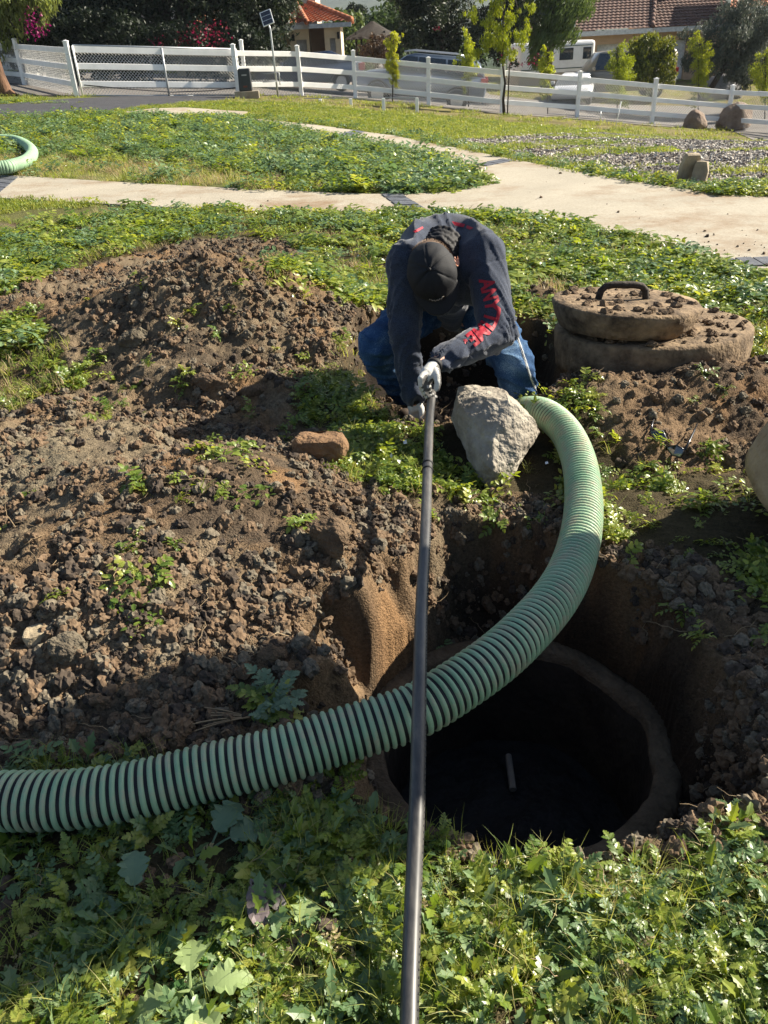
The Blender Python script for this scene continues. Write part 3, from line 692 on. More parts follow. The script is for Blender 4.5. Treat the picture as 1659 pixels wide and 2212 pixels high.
# third cover propped at the right edge
c3 = atZ(1755, 1165, 0.0)
lidC = cover('leaning_cover', (c3.x + .07, c3.y + .06, -.0), .33, .15, 16, 22, 'thick tan concrete cover propped at a slant at the right edge', seed=8, chip=.008, taper=.92)
lidC.location.z = .08; lidC.children[0].data.materials[0] = TANC
# ---- sunglasses
SG = empty('sunglasses', onG(1440, 965, None, .02), 0, 'black wraparound sunglasses lying open on the dirt', 'sunglasses')
BLK = mat('black_plastic', (.012, .012, .014), .25, var=.1, spec=.6); LENS = mat('dark_lens', (.01, .013, .02), .06, var=.1, spec=.9, coat=1.0)
BLK2 = mat('grey_frame', (.10, .11, .125), .3, var=.1, spec=.6)
def sg(px, py, z): 
    p = atZ(px, py, z); return p - SG.location
zg = SG.location.z
L1 = [sg(1406, 932, zg + .045), sg(1432, 931, zg + .05), sg(1441, 951, zg + .02), sg(1434, 962, zg + .01), sg(1417, 952, zg + .015)]
L2 = [sg(1438, 966, zg + .01), sg(1462, 962, zg + .035), sg(1480, 972, zg + .03), sg(1470, 988, zg + .0), sg(1452, 983, zg + .0)]
for Lk in (L1, L2):
    c_ = sum(Lk, Vector()) / 5; nrm = (Lk[1] - Lk[0]).cross(Lk[3] - Lk[0]).normalized()
    if nrm.z < 0: nrm = -nrm
    lens = [c_ + (p - c_) * .92 for p in Lk]; k = MB(); k.add([p + nrm * .002 for p in lens] + [c_ + nrm * .007], [(i, (i + 1) % 5, 5) for i in range(5)]); k.build('lens', LENS, SG, True)
    k = MB(); k.tube([*Lk, Lk[0]], .0032, 6); k.build('frame', BLK2 if Lk is L1 else BLK, SG, True)
k = MB(); k.tube([L1[3], (L1[3] + L2[0]) / 2 + Vector((0, 0, .005)), L2[0]], .0035, 6); k.build('bridge', BLK, SG, True)
k = MB(); k.tube([L1[0], sg(1409, 915, zg + .05), sg(1416, 895, zg + .055), sg(1432, 875, zg + .05), sg(1462, 863, zg + .02)], [.005, .0045, .004, .0035, .003], 8); k.build('temple', BLK, SG, True)
k = MB(); k.tube([L2[2], L2[2] + (sg(1500, 930, zg + .05) - L2[2]) * .5, sg(1500, 930, zg + .05), sg(1506, 915, zg + .045)], [.005, .0045, .0035, .003], 8); k.build('temple', BLK, SG, True)
# ================================================================== THE MAN
def AT(px, py, t): return CAMP + ray(px, py) * t
def blobs(chains, voxel, smooth=6, fac=.5):
    """chains of overlapping balls grown into one closed skin"""
    V = []; F = []
    U_, W_ = 14, 9
    sph = []
    for j in range(W_ + 1):
        for k in range(U_): a = math.pi * j / W_; b_ = 2 * math.pi * k / U_; sph.append((math.sin(a) * math.cos(b_), math.sin(a) * math.sin(b_), math.cos(a)))
    sph = np.array(sph); sf = [(j * U_ + k, (j + 1) * U_ + k, (j + 1) * U_ + (k + 1) % U_, j * U_ + (k + 1) % U_) for j in range(W_) for k in range(U_)]
    sf = np.array(sf); base_ = 0
    for ch in chains:
        pts = [Vector(p) for p, r in ch]; rr = [r for p, r in ch]
        for i in range(len(pts)):
            if i == len(pts) - 1: seq = [(pts[i], rr[i])]
            else:
                L = (pts[i + 1] - pts[i]).length; k = max(1, int(L / (min(rr[i], rr[i + 1]) * .3))); seq = [(pts[i].lerp(pts[i + 1], t / k), rr[i] + (rr[i + 1] - rr[i]) * t / k) for t in range(k)]
            for p, r in seq:
                V.append(sph * r + np.array(p)); F.append(sf + base_); base_ += len(sph)
    me = mesh('tmp', np.concatenate(V), np.concatenate(F)); o = bpy.data.objects.new('tmp', me); COL.objects.link(o)
    md = o.modifiers.new('r', 'REMESH'); md.mode = 'VOXEL'; md.voxel_size = voxel; md.use_smooth_shade = True
    if smooth: s = o.modifiers.new('s', 'SMOOTH'); s.factor = fac; s.iterations = smooth
    dg = bpy.context.evaluated_depsgraph_get(); out = bpy.data.meshes.new_from_object(o.evaluated_get(dg)); bpy.data.objects.remove(o); bpy.data.meshes.remove(me)
    out.materials.clear()
    return out
def getco(me):
    a = np.empty(len(me.vertices) * 3, np.float32); me.vertices.foreach_get('co', a); n = np.empty(len(me.vertices) * 3, np.float32); me.vertices.foreach_get('normal', n)
    return a.reshape(-1, 3).astype(float), n.reshape(-1, 3).astype(float)
def setco(me, V): me.vertices.foreach_set('co', V.astype(np.float32).ravel()); me.update()
def sc(V, A, B):
    """position along segment A-B and distance to it, plus angle round it"""
    A = np.array(A); B = np.array(B); d = B - A; L = np.linalg.norm(d); d = d / L; s = (V - A) @ d; q = V - A - np.outer(np.clip(s, 0, L), d); r = np.linalg.norm(q, axis=1)
    e1 = np.cross(d, [0.3, .2, 1]); e1 /= np.linalg.norm(e1); e2 = np.cross(d, e1); return s, r, np.arctan2(q @ e2, q @ e1), L
def ridge(v): return 1 - np.abs(2 * v - 1)

def shirtmat():
    m, n, l, b = newmat('heather_grey_cotton'); tc = n.new('ShaderNodeTexCoord')
    t = n.new('ShaderNodeTexNoise'); t.inputs['Scale'].default_value = 330; t.inputs['Detail'].default_value = 4; l.new(tc.outputs['Object'], t.inputs['Vector'])
    r = ramp(n, [(.35, (.014, .018, .030)), (.62, (.043, .056, .088))]); l.new(t.outputs['Fac'], r.inputs[0]); l.new(r.outputs[0], b.inputs['Base Color'])
    b.inputs['Roughness'].default_value = .95; b.inputs['Specular IOR Level'].default_value = .15; b.inputs['Sheen Weight'].default_value = .25; b.inputs['Sheen Roughness'].default_value = .5
    bp = n.new('ShaderNodeBump'); bp.inputs['Distance'].default_value = .0008; l.new(t.outputs['Fac'], bp.inputs['Height']); l.new(bp.outputs[0], b.inputs['Normal']); return m
def denimmat():
    m, n, l, b = newmat('blue_denim'); tc = n.new('ShaderNodeTexCoord')
    t = n.new('ShaderNodeTexNoise'); t.inputs['Scale'].default_value = 9; t.inputs['Detail'].default_value = 6; l.new(tc.outputs['Object'], t.inputs['Vector'])
    t2 = n.new('ShaderNodeTexNoise'); t2.inputs['Scale'].default_value = 260; t2.inputs['Detail'].default_value = 3; l.new(tc.outputs['Object'], t2.inputs['Vector'])
    ad = n.new('ShaderNodeMath'); ad.operation = 'MULTIPLY_ADD'; ad.inputs[1].default_value = .45; l.new(t2.outputs['Fac'], ad.inputs[0]); ml = n.new('ShaderNodeMath'); ml.operation = 'MULTIPLY'; ml.inputs[1].default_value = .6; l.new(t.outputs['Fac'], ml.inputs[0]); l.new(ml.outputs[0], ad.inputs[2])
    r = ramp(n, [(.38, (.011, .032, .085)), (.55, (.032, .080, .175)), (.68, (.15, .24, .35))]); l.new(ad.outputs[0], r.inputs[0]); l.new(r.outputs[0], b.inputs['Base Color'])
    b.inputs['Roughness'].default_value = .9; b.inputs['Specular IOR Level'].default_value = .15
    bp = n.new('ShaderNodeBump'); bp.inputs['Distance'].default_value = .001; l.new(t2.outputs['Fac'], bp.inputs['Height']); l.new(bp.outputs[0], b.inputs['Normal']); return m
SHIRT = shirtmat(); DENIM = denimmat()
SKIN = mat('skin', (.50, .25, .17), .5, var=.12, scale=30, spec=.4); MATS['skin'].node_tree.nodes['Principled BSDF'].inputs['Subsurface Weight'].default_value = .15; MATS['skin'].node_tree.nodes['Principled BSDF'].inputs['Subsurface Radius'].default_value = (.01, .004, .002)
CAPM = mat('black_cap_cloth', (.011, .012, .015), .75, var=.2, scale=90, spec=.3, bump=.0008, bscale=500)
GAIT = mat('black_gaiter', (.010, .010, .012), .7, var=.3, scale=60)
RED = mat('red_print', (.36, .014, .03), .6, var=.1, scale=80)

# joints
hipL = AT(925, 655, 3.72); hipR = AT(1035, 660, 3.68); pelv = (hipL + hipR) / 2 + Vector((0, .03, .04))
kneeL = AT(812, 748, 3.42); kneeR = AT(1112, 790, 3.38)
ankL = kneeL + Vector((.13, .32, -.36)); ankR = kneeR + Vector((.085, .03, -.40))
shL = AT(880, 566, 3.14); shR = AT(1042, 548, 3.14)
elL = AT(873, 712, 3.24); elR = AT(1078, 720, 3.10)
wrL = AT(893, 850, 3.36); wrR = AT(942, 783, 2.93)
mid = AT(966, 560, 3.50); low = AT(975, 610, 3.68); chest = AT(958, 592, 3.26)
headc = AT(934, 590, 3.05)
neck0 = AT(958, 548, 3.20)
man = empty('person', Vector((pelv.x, pelv.y, -.38)), 0, 'person in grey shirt, jeans and black cap kneeling in the pit, gripping the thin hose', 'person')
def place(name, me, m, parent=man, offs=None):
    me.transform(Matrix.Translation(-man.location)); o = link(name, me, m, parent); return o
# ---- body: one continuous skin
vdir = -ray(932, 600).normalized(); imr = RGT; imu = UPV
Uh = (vdir + imu * .10 - imr * .10).normalized(); Fh = (-imu + imr * .20); Fh = (Fh - Uh * Fh.dot(Uh)).normalized(); Sh = Fh.cross(Uh).normalized()
if Sh.dot(imr) < 0: Sh = -Sh
def HP(s, f, u_): return headc + Sh * s + Fh * f + Uh * u_
earR = [(HP(.088, -.025 + .020 * math.cos(a), -.022 + .032 * math.sin(a)) + Sh * (.012 + .006 * math.cos(a + 2)), .0055) for a in np.linspace(-2.6, 2.2, 12)]
earL = [(HP(-.078, -.030 + .018 * math.cos(a), -.030 + .030 * math.sin(a)) - Sh * (.012 + .006 * math.cos(a + 2)), .0055) for a in np.linspace(-2.6, 2.2, 12)]
def capsule(a, b_, r0, r1): return [(a, r0), (b_, r1)]
body = [
    [(HP(0, -.02, .005), .080), (HP(0, .02, .0), .076)], [(HP(0, -.025, -.03), .078), (HP(0, .035, -.05), .062)], [(HP(0, .045, -.085), .048), (HP(0, .05, -.115), .034)],
    [(HP(0, .095, -.045), .012), (HP(0, .108, -.062), .013)], [(HP(-.02, .088, -.093), .010), (HP(.02, .088, -.093), .010)],      # nose, lips
    [(HP(-.033, .075, -.035), .014)], [(HP(.033, .075, -.035), .014)], [(HP(-.035, .082, -.018), .010), (HP(.035, .082, -.018), .010)],
    earR, earL, [(HP(.086, -.025, -.045), .011), (HP(.096, -.022, -.055), .008)], [(HP(-.080, -.03, -.05), .010), (HP(-.086, -.026, -.062), .007)], [(HP(.076, -.03, -.022), .014), (HP(.090, -.03, -.022), .008)],
    [(HP(0, -.045, -.06), .058), (neck0, .060), (chest.lerp(mid, .3), .09)],
    [(chest + Vector((-.06, 0, 0)), .085), (mid + Vector((-.05, 0, -.02)), .10), (low + Vector((-.04, 0, -.02)), .10), (pelv, .11)], [(chest + Vector((.07, 0, 0)), .085), (mid + Vector((.05, 0, -.02)), .10), (low + Vector((.05, 0, -.02)), .10), (pelv, .11)],
    [(shL, .055), (elL, .040), (wrL, .026), (AT(897, 878, 3.39), .026)], [(shR, .055), (elR, .040), (elR.lerp(wrR, .7), .030), (wrR, .026), (AT(930, 800, 2.90), .026)],
    [(shL, .06), (chest, .08), (shR, .06)],
    [(hipL, .09), (kneeL, .058), (kneeL.lerp(ankL, .4), .052), (ankL, .035)], [(hipR, .09), (kneeR, .058), (kneeR.lerp(ankR, .4), .052), (ankR, .035)], [(hipL, .1), (hipR, .1)],
]
bm_ = blobs(body, .0065, 4); body_o = place('body', bm_, SKIN)
# ---- shirt
sh = [
    [(neck0 + Vector((-.02, .03, .0)), .088), (mid + Vector((-.06, 0, -.0)), .135), (low + Vector((-.05, 0, .0)), .140), (pelv + Vector((-.04, .02, .02)), .142)],
    [(neck0 + Vector((.04, .03, .0)), .088), (mid + Vector((.07, 0, 0)), .135), (low + Vector((.06, 0, .0)), .142), (pelv + Vector((.06, .02, .02)), .145)],
    [(shL + Vector((.02, .03, -.02)), .085), (mid + Vector((-.06, -.05, -.03)), .12), (low + Vector((-.06, 0, -.02)), .13)], [(shR + Vector((-.02, .03, -.02)), .085), (mid + Vector((.08, -.05, -.03)), .12), (low + Vector((.08, 0, -.02)), .13)],
    [(shL, .075), (shL.lerp(elL, .5), .072), (elL, .066), (elL.lerp(wrL, .5), .058), (wrL, .046)],
    [(shR, .080), (shR.lerp(elR, .5), .079), (elR, .072), (elR.lerp(wrR, .45), .062), (elR.lerp(wrR, .8), .050), (wrR.lerp(elR, .07), .040)],
    [(chest + Vector((-.05, .03, -.03)), .11), (chest + Vector((.07, .03, -.03)), .11)], [(chest + Vector((.08, -.02, -.05)), .085), (shR + Vector((-.05, -.01, -.05)), .07)], [(chest + Vector((-.08, -.02, -.05)), .085), (shL + Vector((.05, -.01, -.05)), .07)],
    [(chest + Vector((0, .07, -.03)), .10), (low + Vector((0, -.02, -.06)), .14)],
    [(shL + Vector((.01, .02, .0)), .080), (AT(905, 535, 3.24), .092), (AT(965, 522, 3.32), .100), (AT(1020, 530, 3.26), .095), (shR + Vector((-.01, .01, .0)), .085)], [(shR, .082), (shR + Vector((.0, .14, -.05)), .09), (low + Vector((.10, 0, 0)), .1)], [(shL, .078), (shL + Vector((.01, .14, -.05)), .085), (low + Vector((-.10, 0, 0)), .1)],
    [(kneeR.lerp(hipR, .62) + Vector((.07, .0, .06)), .035), (pelv + Vector((.13, .05, -.02)), .06)],
]
sm = blobs(sh, .0075, 8, .5)
V, N = getco(sm); disp = np.zeros(len(V)); tot = np.zeros(len(V))
for (A, B, kind) in ((shL, elL, 'arm'), (elL, wrL, 'arm'), (shR, elR, 'arm'), (elR, wrR, 'arm'), (neck0, low, 'body')):
    s, r, an, L = sc(V, A, B)
    if kind == 'arm':
        w = np.exp(-(r / .085) ** 4) * (s > -.05) * (s < L + .05)
        f = ridge(vn(s * 27 + 2.2 * np.sin(an + 1) + 1.5 * vn(s * 9, an, 5), an * .75 + 7, 3)) ** 2.2 * .010 + ridge(vn(s * 16 + 3 * np.cos(an * 1.0), an * .5, 9)) ** 2.5 * .016 - .010
        f = f * (.45 + 1.1 * np.exp(-(((s - L) / .08) ** 2)) + .5 * np.exp(-((s / .08) ** 2)))
    else:
        w = np.exp(-(r / .24) ** 4) * .9
        x_, y_, z_ = V.T
        f = ridge(vn(x_ * 9 + 1.2 * vn(x_ * 4, y_ * 4, 2), y_ * 3.2 + x_ * 2, 12)) ** 2.6 * .028 + ridge(vn(x_ * 20 + y_ * 5, y_ * 7, 14)) ** 2.5 * .010 - .010
    disp += w * f; tot += w
disp = disp / np.maximum(tot, .35)
disp += (fbm(V[:, 0] * 26 + V[:, 2] * 17, V[:, 1] * 26 - V[:, 2] * 9, 3, 6) - .5) * .003
# seams: armhole rings and the wrist cuffs
for (A, B, s0) in ((shR, elR, .075), (shL, elL, .075), (elR, wrR, .235), (elL, wrL, .22)):
    s, r, an, L = sc(V, A, B); tiltd = .018 * np.sin(an + .8); disp -= .0035 * np.exp(-((s - s0 - tiltd) / .0045) ** 2) * (r < .11)
setco(sm, V + N * disp[:, None])
shirt = place('shirt', sm, SHIRT)
# ---- jeans
jn = [[(hipL + Vector((0, .02, 0)), .118), (hipL.lerp(kneeL, .5), .098), (kneeL, .084), (kneeL.lerp(ankL, .5), .074), (ankL, .062)], [(hipR + Vector((0, .02, 0)), .118), (hipR.lerp(kneeR, .5), .102), (kneeR, .086), (kneeR.lerp(ankR, .5), .078), (ankR, .066)], [(hipL, .12), (pelv, .12), (hipR, .12)]]
jm = blobs(jn, .009, 7, .5); V, N = getco(jm); disp = np.zeros(len(V)); tot = np.zeros(len(V))
for A, B in ((hipL, kneeL), (kneeL, ankL), (hipR, kneeR), (kneeR, ankR)):
    s, r, an, L = sc(V, A, B); w = np.exp(-(r / .12) ** 4) * (s > -.06) * (s < L + .06)
    f = ridge(vn(s * 15 + 1.4 * np.sin(an * 1) + 4, an * .8 + 2, 21)) ** 2 * .020 + ridge(vn(s * 30, an * 1.2, 23)) ** 2 * .008 - .010; disp += w * f; tot += w
disp = disp / np.maximum(tot, .4); setco(jm, V + N * disp[:, None]); jeans = place('jeans', jm, DENIM)
# ---- casting prints and seams onto cloth
from mathutils.bvhtree import BVHTree
def bvh(o):
    dg = None; me = o.data; vs = [v.co + man.location for v in me.vertices]; return BVHTree.FromPolygons(vs, [tuple(p.vertices) for p in me.polygons])
TS = bvh(shirt); TJ = bvh(jeans)
def hit(T, px, py, off=.0022):
    d = ray(px, py).normalized(); h = T.ray_cast(CAMP, d)
    if h[0] is None: return None
    n = h[1] if h[1].dot(d) < 0 else -h[1]; return h[0] + n * off
def textmesh(body_, size=1.0, bold=.0):
    cu = bpy.data.curves.new('t', 'FONT'); cu.body = body_; cu.size = size; cu.resolution_u = 3; cu.offset = bold; o = bpy.data.objects.new('t', cu); COL.objects.link(o)
    me = bpy.data.meshes.new_from_object(o.evaluated_get(bpy.context.evaluated_depsgraph_get())); bpy.data.objects.remove(o); return me
def printed(T, body_, base_px, hgt, off, name, parent, m, bold=.02, cuts=.03):
    me = textmesh(body_, 1.0, bold); bm = bmesh.new(); bm.from_mesh(me)
    bmesh.ops.triangulate(bm, faces=bm.faces)
    for _ in range(5):
        e_ = [e for e in bm.edges if e.calc_length() > .12]
        if not e_: break
        bmesh.ops.subdivide_edges(bm, edges=e_, cuts=1); bmesh.ops.triangulate(bm, faces=bm.faces)
    xs = [v.co.x for v in bm.verts]; x0, x1 = min(xs), max(xs); base2 = [Vector((a, b_, 0)) for a, b_ in base_px]; cm = catmull(base2, 12); Ls = [0]
    for a, b_ in zip(cm, cm[1:]): Ls.append(Ls[-1] + (b_ - a).length)
    bad = []
    for v in bm.verts:
        s_ = (v.co.x - x0) / (x1 - x0) * Ls[-1]; j = 0
        while j < len(Ls) - 2 and Ls[j + 1] < s_: j += 1
        t = (s_ - Ls[j]) / (Ls[j + 1] - Ls[j]); p = cm[j].lerp(cm[j + 1], t); d = (cm[min(j + 2, len(cm) - 1)] - cm[max(0, j - 1)]).normalized(); nrm = Vector((-d.y, d.x, 0)) * -1
        q = p + nrm * (v.co.y / .72 * hgt); h = hit(T, q.x, q.y, off)
        if h is None: bad.append(v)
        else: v.co = h
    bmesh.ops.delete(bm, geom=bad, context='VERTS'); bm.to_mesh(me); bm.free(); me.materials.clear(); me.transform(Matrix.Translation(-man.location)); return link(name, me, m, parent)
# words run down the sleeve, letter tops towards the outside of the arm
printed(TS, 'ANYTIME', [(1036, 604), (1044, 640), (1050, 672), (1038, 698), (1006, 726)], 31, .0028, 'sleeve_print', shirt, RED, .035)
printed(TS, '*', [(1001, 726), (994, 732)], 17, .0028, 'sleeve_print', shirt, RED, .02)
def strip_on(T, pxs, w, name, parent, m, off=.002, r=.0012):
    P = [hit(T, a, b_, off) for a, b_ in pxs]; P = [p for p in P if p is not None]
    if len(P) < 2: return
    k = MB(); k.tube([p - man.location for p in P], r, 6); return k.build(name, m, parent, True)
def ln(P, n=14): return [(p.x, p.y) for p in catmull([Vector((a, b_, 0)) for a, b_ in P], n)]
def quadpatch(T, poly, name, parent, m):
    bm = bmesh.new(); c_ = Vector((sum(p[0] for p in poly) / len(poly), sum(p[1] for p in poly) / len(poly), 0)); vs = [bm.verts.new((a, b_, 0)) for a, b_ in poly]; bm.faces.new(vs); bmesh.ops.triangulate(bm, faces=bm.faces)
    for _ in range(3): bmesh.ops.subdivide_edges(bm, edges=bm.edges, cuts=1, use_grid_fill=True)
    bad = []
    for v in bm.verts:
        h = hit(T, v.co.x, v.co.y, .003)
        if h is None: bad.append(v)
        else: v.co = h - man.location
    bmesh.ops.delete(bm, geom=bad, context='VERTS'); me = bpy.data.meshes.new(name); bm.to_mesh(me); bm.free(); link(name, me, m, parent)
quadpatch(TS, [(975, 479), (1006, 485), (1002, 492), (982, 488)], 'back_print', shirt, RED); quadpatch(TS, [(1010, 487), (1024, 493), (1016, 497), (1008, 493)], 'back_print', shirt, RED); quadpatch(TS, [(893, 500), (912, 490), (914, 494), (897, 504)], 'back_print', shirt, RED)
STITCH = mat('pale_stitching', (.55, .56, .55), .8, var=.2, scale=200)
strip_on(TJ, ln([(1098, 690), (1118, 730), (1132, 770), (1145, 812), (1160, 850)]), 0, 'side_seam', jeans, STITCH, .002, .0022)
# short cross stitches along the seam
sq = ln([(1101, 692), (1121, 732), (1135, 772), (1148, 812), (1163, 850)], 14); k = MB()
for a, b_ in sq:
    p = hit(TJ, a, b_, .001); q = hit(TJ, a - 5, b_ + 1, .001)
    if p and q: k.tube([p - man.location, q - man.location], .0016, 5)
st_ = k.build('seam_stitches', STITCH, jeans); st_['kind'] = 'stuff'
# ---- shoes
SHOE = mat('dark_boot', (.05, .035, .025), .8, var=.4, scale=20)
for an_, dx in ((ankL, -.06), (ankR, .06)):
    f0 = Vector((an_.x, an_.y, -.33)); place('boot', blobs([[(f0 + Vector((0, .04, .02)), .045), (f0 + Vector((dx * .3, -.06, .01)), .045), (f0 + Vector((dx * .6, -.15, -.01)), .040)], [(f0 + Vector((0, .02, .02)), .05), (f0 + Vector((0, .02, .10)), .045)]], .008, 4), SHOE)
# ---- gaiter round the neck, hair, cap
gt = blobs([[(neck0 + Fh * -.0 + Vector((math.cos(a) * .060, -.045 + math.sin(a) * .03, .020 + .045 * math.sin(a))), .017) for a in np.linspace(0, 6.28, 25)]], .006, 3)
gh = []
for t_, rr_ in ((.42, .078), (.60, .080), (.78, .083), (.95, .086)):
    c_ = HP(0, -.045, -.055).lerp(neck0 + Vector((0, .02, .02)), t_); ax = (neck0 - HP(0, -.045, -.055)).normalized(); e1_ = ax.orthogonal().normalized(); e2_ = ax.cross(e1_)
    gh.append([(c_ + (e1_ * math.cos(a) + e2_ * math.sin(a)) * (rr_ - .010), .015) for a in np.linspace(0, 6.28, 30)])
gt2 = blobs(gh, .005, 3, .4); V, N = getco(gt2); setco(gt2, V + N * ((fbm(V[:, 0] * 70 + V[:, 2] * 50, V[:, 2] * 90, 3, 8) - .5) * .010)[:, None]); place('neck_gaiter', gt2, GAIT)
HAIR = mat('brown_hair', (.16, .105, .07), .7, var=.4, scale=200)
def ellip(name, a, b_, c_, umin, m, nseg=64, nr=24, f0=0., uoff=0., parent=None, panels=False, thick=0.0, amp=0.0):
    V = []; F = []
    for i in range(nr + 1):
        ph = (math.pi / 2) * (i / nr) * umin
        for k in range(nseg):
            t = 2 * math.pi * k / nseg; gr = 0
            if panels:
                for s0 in (0.0, math.pi / 3, 2 * math.pi / 3, math.pi, 4 * math.pi / 3, 5 * math.pi / 3):
                    dd = abs((t - s0 - math.pi / 2 + math.pi) % (2 * math.pi) - math.pi); gr -= .0022 * math.exp(-(dd * math.sin(ph) / .035) ** 2)
                gr += .003 * math.cos(6 * (t - math.pi / 2 - math.pi / 6)) * math.sin(ph) * 0 + amp * mnoise.noise(Vector((math.cos(t) * 2, math.sin(t) * 2, ph * 2)))
            V.append(HP((a + gr) * math.sin(ph) * math.cos(t), f0 + (b_ + gr) * math.sin(ph) * math.sin(t), uoff + (c_ + gr) * math.cos(ph)) - man.location)
    for i in range(nr):
        for k in range(nseg): F.append((i * nseg + k, i * nseg + (k + 1) % nseg, (i + 1) * nseg + (k + 1) % nseg, (i + 1) * nseg + k))
    o = mobj(name, V, F, m, parent, True)
    if thick: md = o.modifiers.new('t', 'SOLIDIFY'); md.thickness = thick; md.offset = 0
    return o
hair = ellip('hair', .0870, .112, .085, 1.35, HAIR, f0=-.014, uoff=-.018, parent=man)
k = MB(); rs = random.Random(3)
for _ in range(1500):
    t = rs.uniform(math.pi * .95, math.pi * 2.05); ph = rs.uniform(1.25, 2.1); p = HP(.087 * math.sin(ph) * math.cos(t), -.014 + .112 * math.sin(ph) * math.sin(t), -.018 + .085 * math.cos(ph)); n_ = (p - HP(0, -.012, -.01)).normalized()
    d = (n_ + Vector((rs.uniform(-.5, .5), rs.uniform(-.5, .5), rs.uniform(-.5, .5)))).normalized() * rs.uniform(.006, .011); s_ = n_.orthogonal().normalized() * .0009
    p = p - man.location; k.add([p - s_, p + s_, p + d], [(0, 1, 2)])
o = k.build('hair_strands', HAIR, hair); o['kind'] = 'stuff'
capo = ellip('cap', .0945, .110, .098, 1.06, CAPM, nseg=120, nr=36, f0=-.002, uoff=.012, parent=man, panels=True, thick=.003, amp=.004)
# brim
V = []; F = []; nb_, nr_ = 30, 9
for j in range(nr_):
    q = j / (nr_ - 1)
    for i in range(nb_):
        a = -1.15 + 2.3 * i / (nb_ - 1); s0 = .090 * math.sin(a); f0 = .108 * math.cos(a) - .004
        ext = .058 * (max(0, math.cos(a * 1.28)) ** .55); s1 = s0 * (1 + .08 * q) * 1.0; f1 = f0 + ext * q
        V.append(HP(s1, f1, .004 - .018 * (s1 / .09) ** 2 - .012 * q) - man.location)
for j in range(nr_ - 1):
    for i in range(nb_ - 1): F.append((j * nb_ + i, j * nb_ + i + 1, (j + 1) * nb_ + i + 1, (j + 1) * nb_ + i))
br = mobj('brim', V, F, CAPM, capo, True); md = br.modifiers.new('t', 'SOLIDIFY'); md.thickness = .004
k = MB(); c_ = HP(0, -.002, .112) - man.location
for j in range(1): pass
bt = blobs([[(HP(0, -.002, .1105), .0075)]], .0015, 2); place('button', bt, CAPM, capo)
k = MB(); k.tube([V[(nr_ - 1) * nb_ + i] for i in range(nb_)], .0022, 6); k.build('brim_edge', mat('grey_binding', (.10, .10, .105), .7), capo, True)
k = MB(); k.tube([V[i] + Uh * .004 for i in range(nb_)], .0016, 6); k.build('brim_seam', mat('black_binding', (.006, .006, .007), .9), capo, True)
# pale embroidery on the front of the cap
EMB = mat('pale_embroidery', (.38, .33, .27), .8, var=.35, scale=260)
k = MB()
for i in range(15):
    a = -.30 + .60 * i / 14; ph = 1.27 + .03 * math.cos(i * 2.1) - .10 * (abs(a) / .3) ** 2; t = math.pi / 2 + a
    p = HP(.0975 * math.sin(ph) * math.cos(t), .113 * math.sin(ph) * math.sin(t), .012 + .100 * math.cos(ph)) - man.location; hgt_ = .0085 * (1 - .45 * (abs(a) / .3) ** 2)
    k.tube([p - Uh * hgt_ * .5 + Sh * .0005, p + Uh * hgt_ * .5 + Sh * random.uniform(-.002, .002)], .0019, 6)
k.build('embroidery', EMB, capo, True)
# ---- gloves
GW = mat('white_glove_knit', (.55, .54, .50), .85, var=.15, scale=60, bump=.001, bscale=400); GG = mat('grey_glove_coating', (.10, .098, .095), .7, var=.35, scale=40, bump=.001, bscale=200)
def hand(name, wrist, knuck, fing, thumb, backdir, label):
    """fing: list of four joint chains; thumb: chain"""
    ch = [[(wrist, .027), (wrist.lerp(knuck[1], .5), .030)]]
    for kn, fj in zip(knuck, fing): ch.append([(wrist.lerp(kn, .35), .019), (kn, .0125)] + [(p, r) for p, r in fj])
    ch.append([(wrist.lerp(thumb[0][0], .5), .020)] + thumb)
    me = blobs(ch, .0032, 3, .45); V, N = getco(me); setco(me, V + N * ((fbm(V[:, 0] * 90, V[:, 1] * 90 + V[:, 2] * 60, 3, 4) - .5) * .0025)[:, None])
    o = place(name, me, [GW, GG]); bd = np.array(backdir.normalized()); fn = np.empty(len(me.polygons) * 3, np.float32); me.polygons.foreach_get('normal', fn); fn = fn.reshape(-1, 3)
    me.polygons.foreach_set('material_index', (fn @ bd < .12).astype(np.int32)); return o
# gripping hand: the knuckles point down and left, fingers hook under the hose, thumb closes over its right side

wr = AT(936, 793, 2.905); K = [AT(909, 818, 2.845), AT(910, 826, 2.86), AT(913, 834, 2.875), AT(918, 840, 2.89)]
hc = AT(931, 832, 2.90)
fing = []
for i, kn in enumerate(K):
    e1 = kn + (-UPV * .026 + RGT * .002 * i - vdir * .012); e2 = e1 + (-UPV * .012 + RGT * .014 - vdir * .020); e3 = e2 + (RGT * .018 - vdir * .010 + UPV * .002)
    fing.append([(e1, .0108), (e2, .0100), (e3, .0088)])
thumb = [(AT(944, 812, 2.86), .0150), (AT(946, 828, 2.855), .0128), (AT(943, 840, 2.86), .0112)]
hand('glove', wr, K, fing, thumb, -RGT * .75 + vdir * .75 + UPV * .25, '')
# other hand, pushed down at the pit edge
wr2 = AT(896, 868, 3.385); K2 = [AT(888 + 6 * i, 890, 3.40) for i in range(4)]
fing2 = [[(kn + Vector((0, .0, -.035)), .0108), (kn + Vector((.004, .012, -.058)), .0098), (kn + Vector((.006, .026, -.072)), .0086)] for kn in K2]
hand('glove', wr2, K2, fing2, [(AT(910, 882, 3.375), .0145), (AT(912, 893, 3.37), .0125), (AT(911, 902, 3.37), .011)], vdir, '')
# dark knitted cuffs
for a, b_ in ((wrR.lerp(wr, .35), wr), (AT(895, 856, 3.37), wr2)):
    k = MB(); k.tube([a - man.location, a.lerp(b_, .5) - man.location, b_ - man.location], [.030, .031, .030], 20); k.build('glove_cuff', GAIT, man, True)
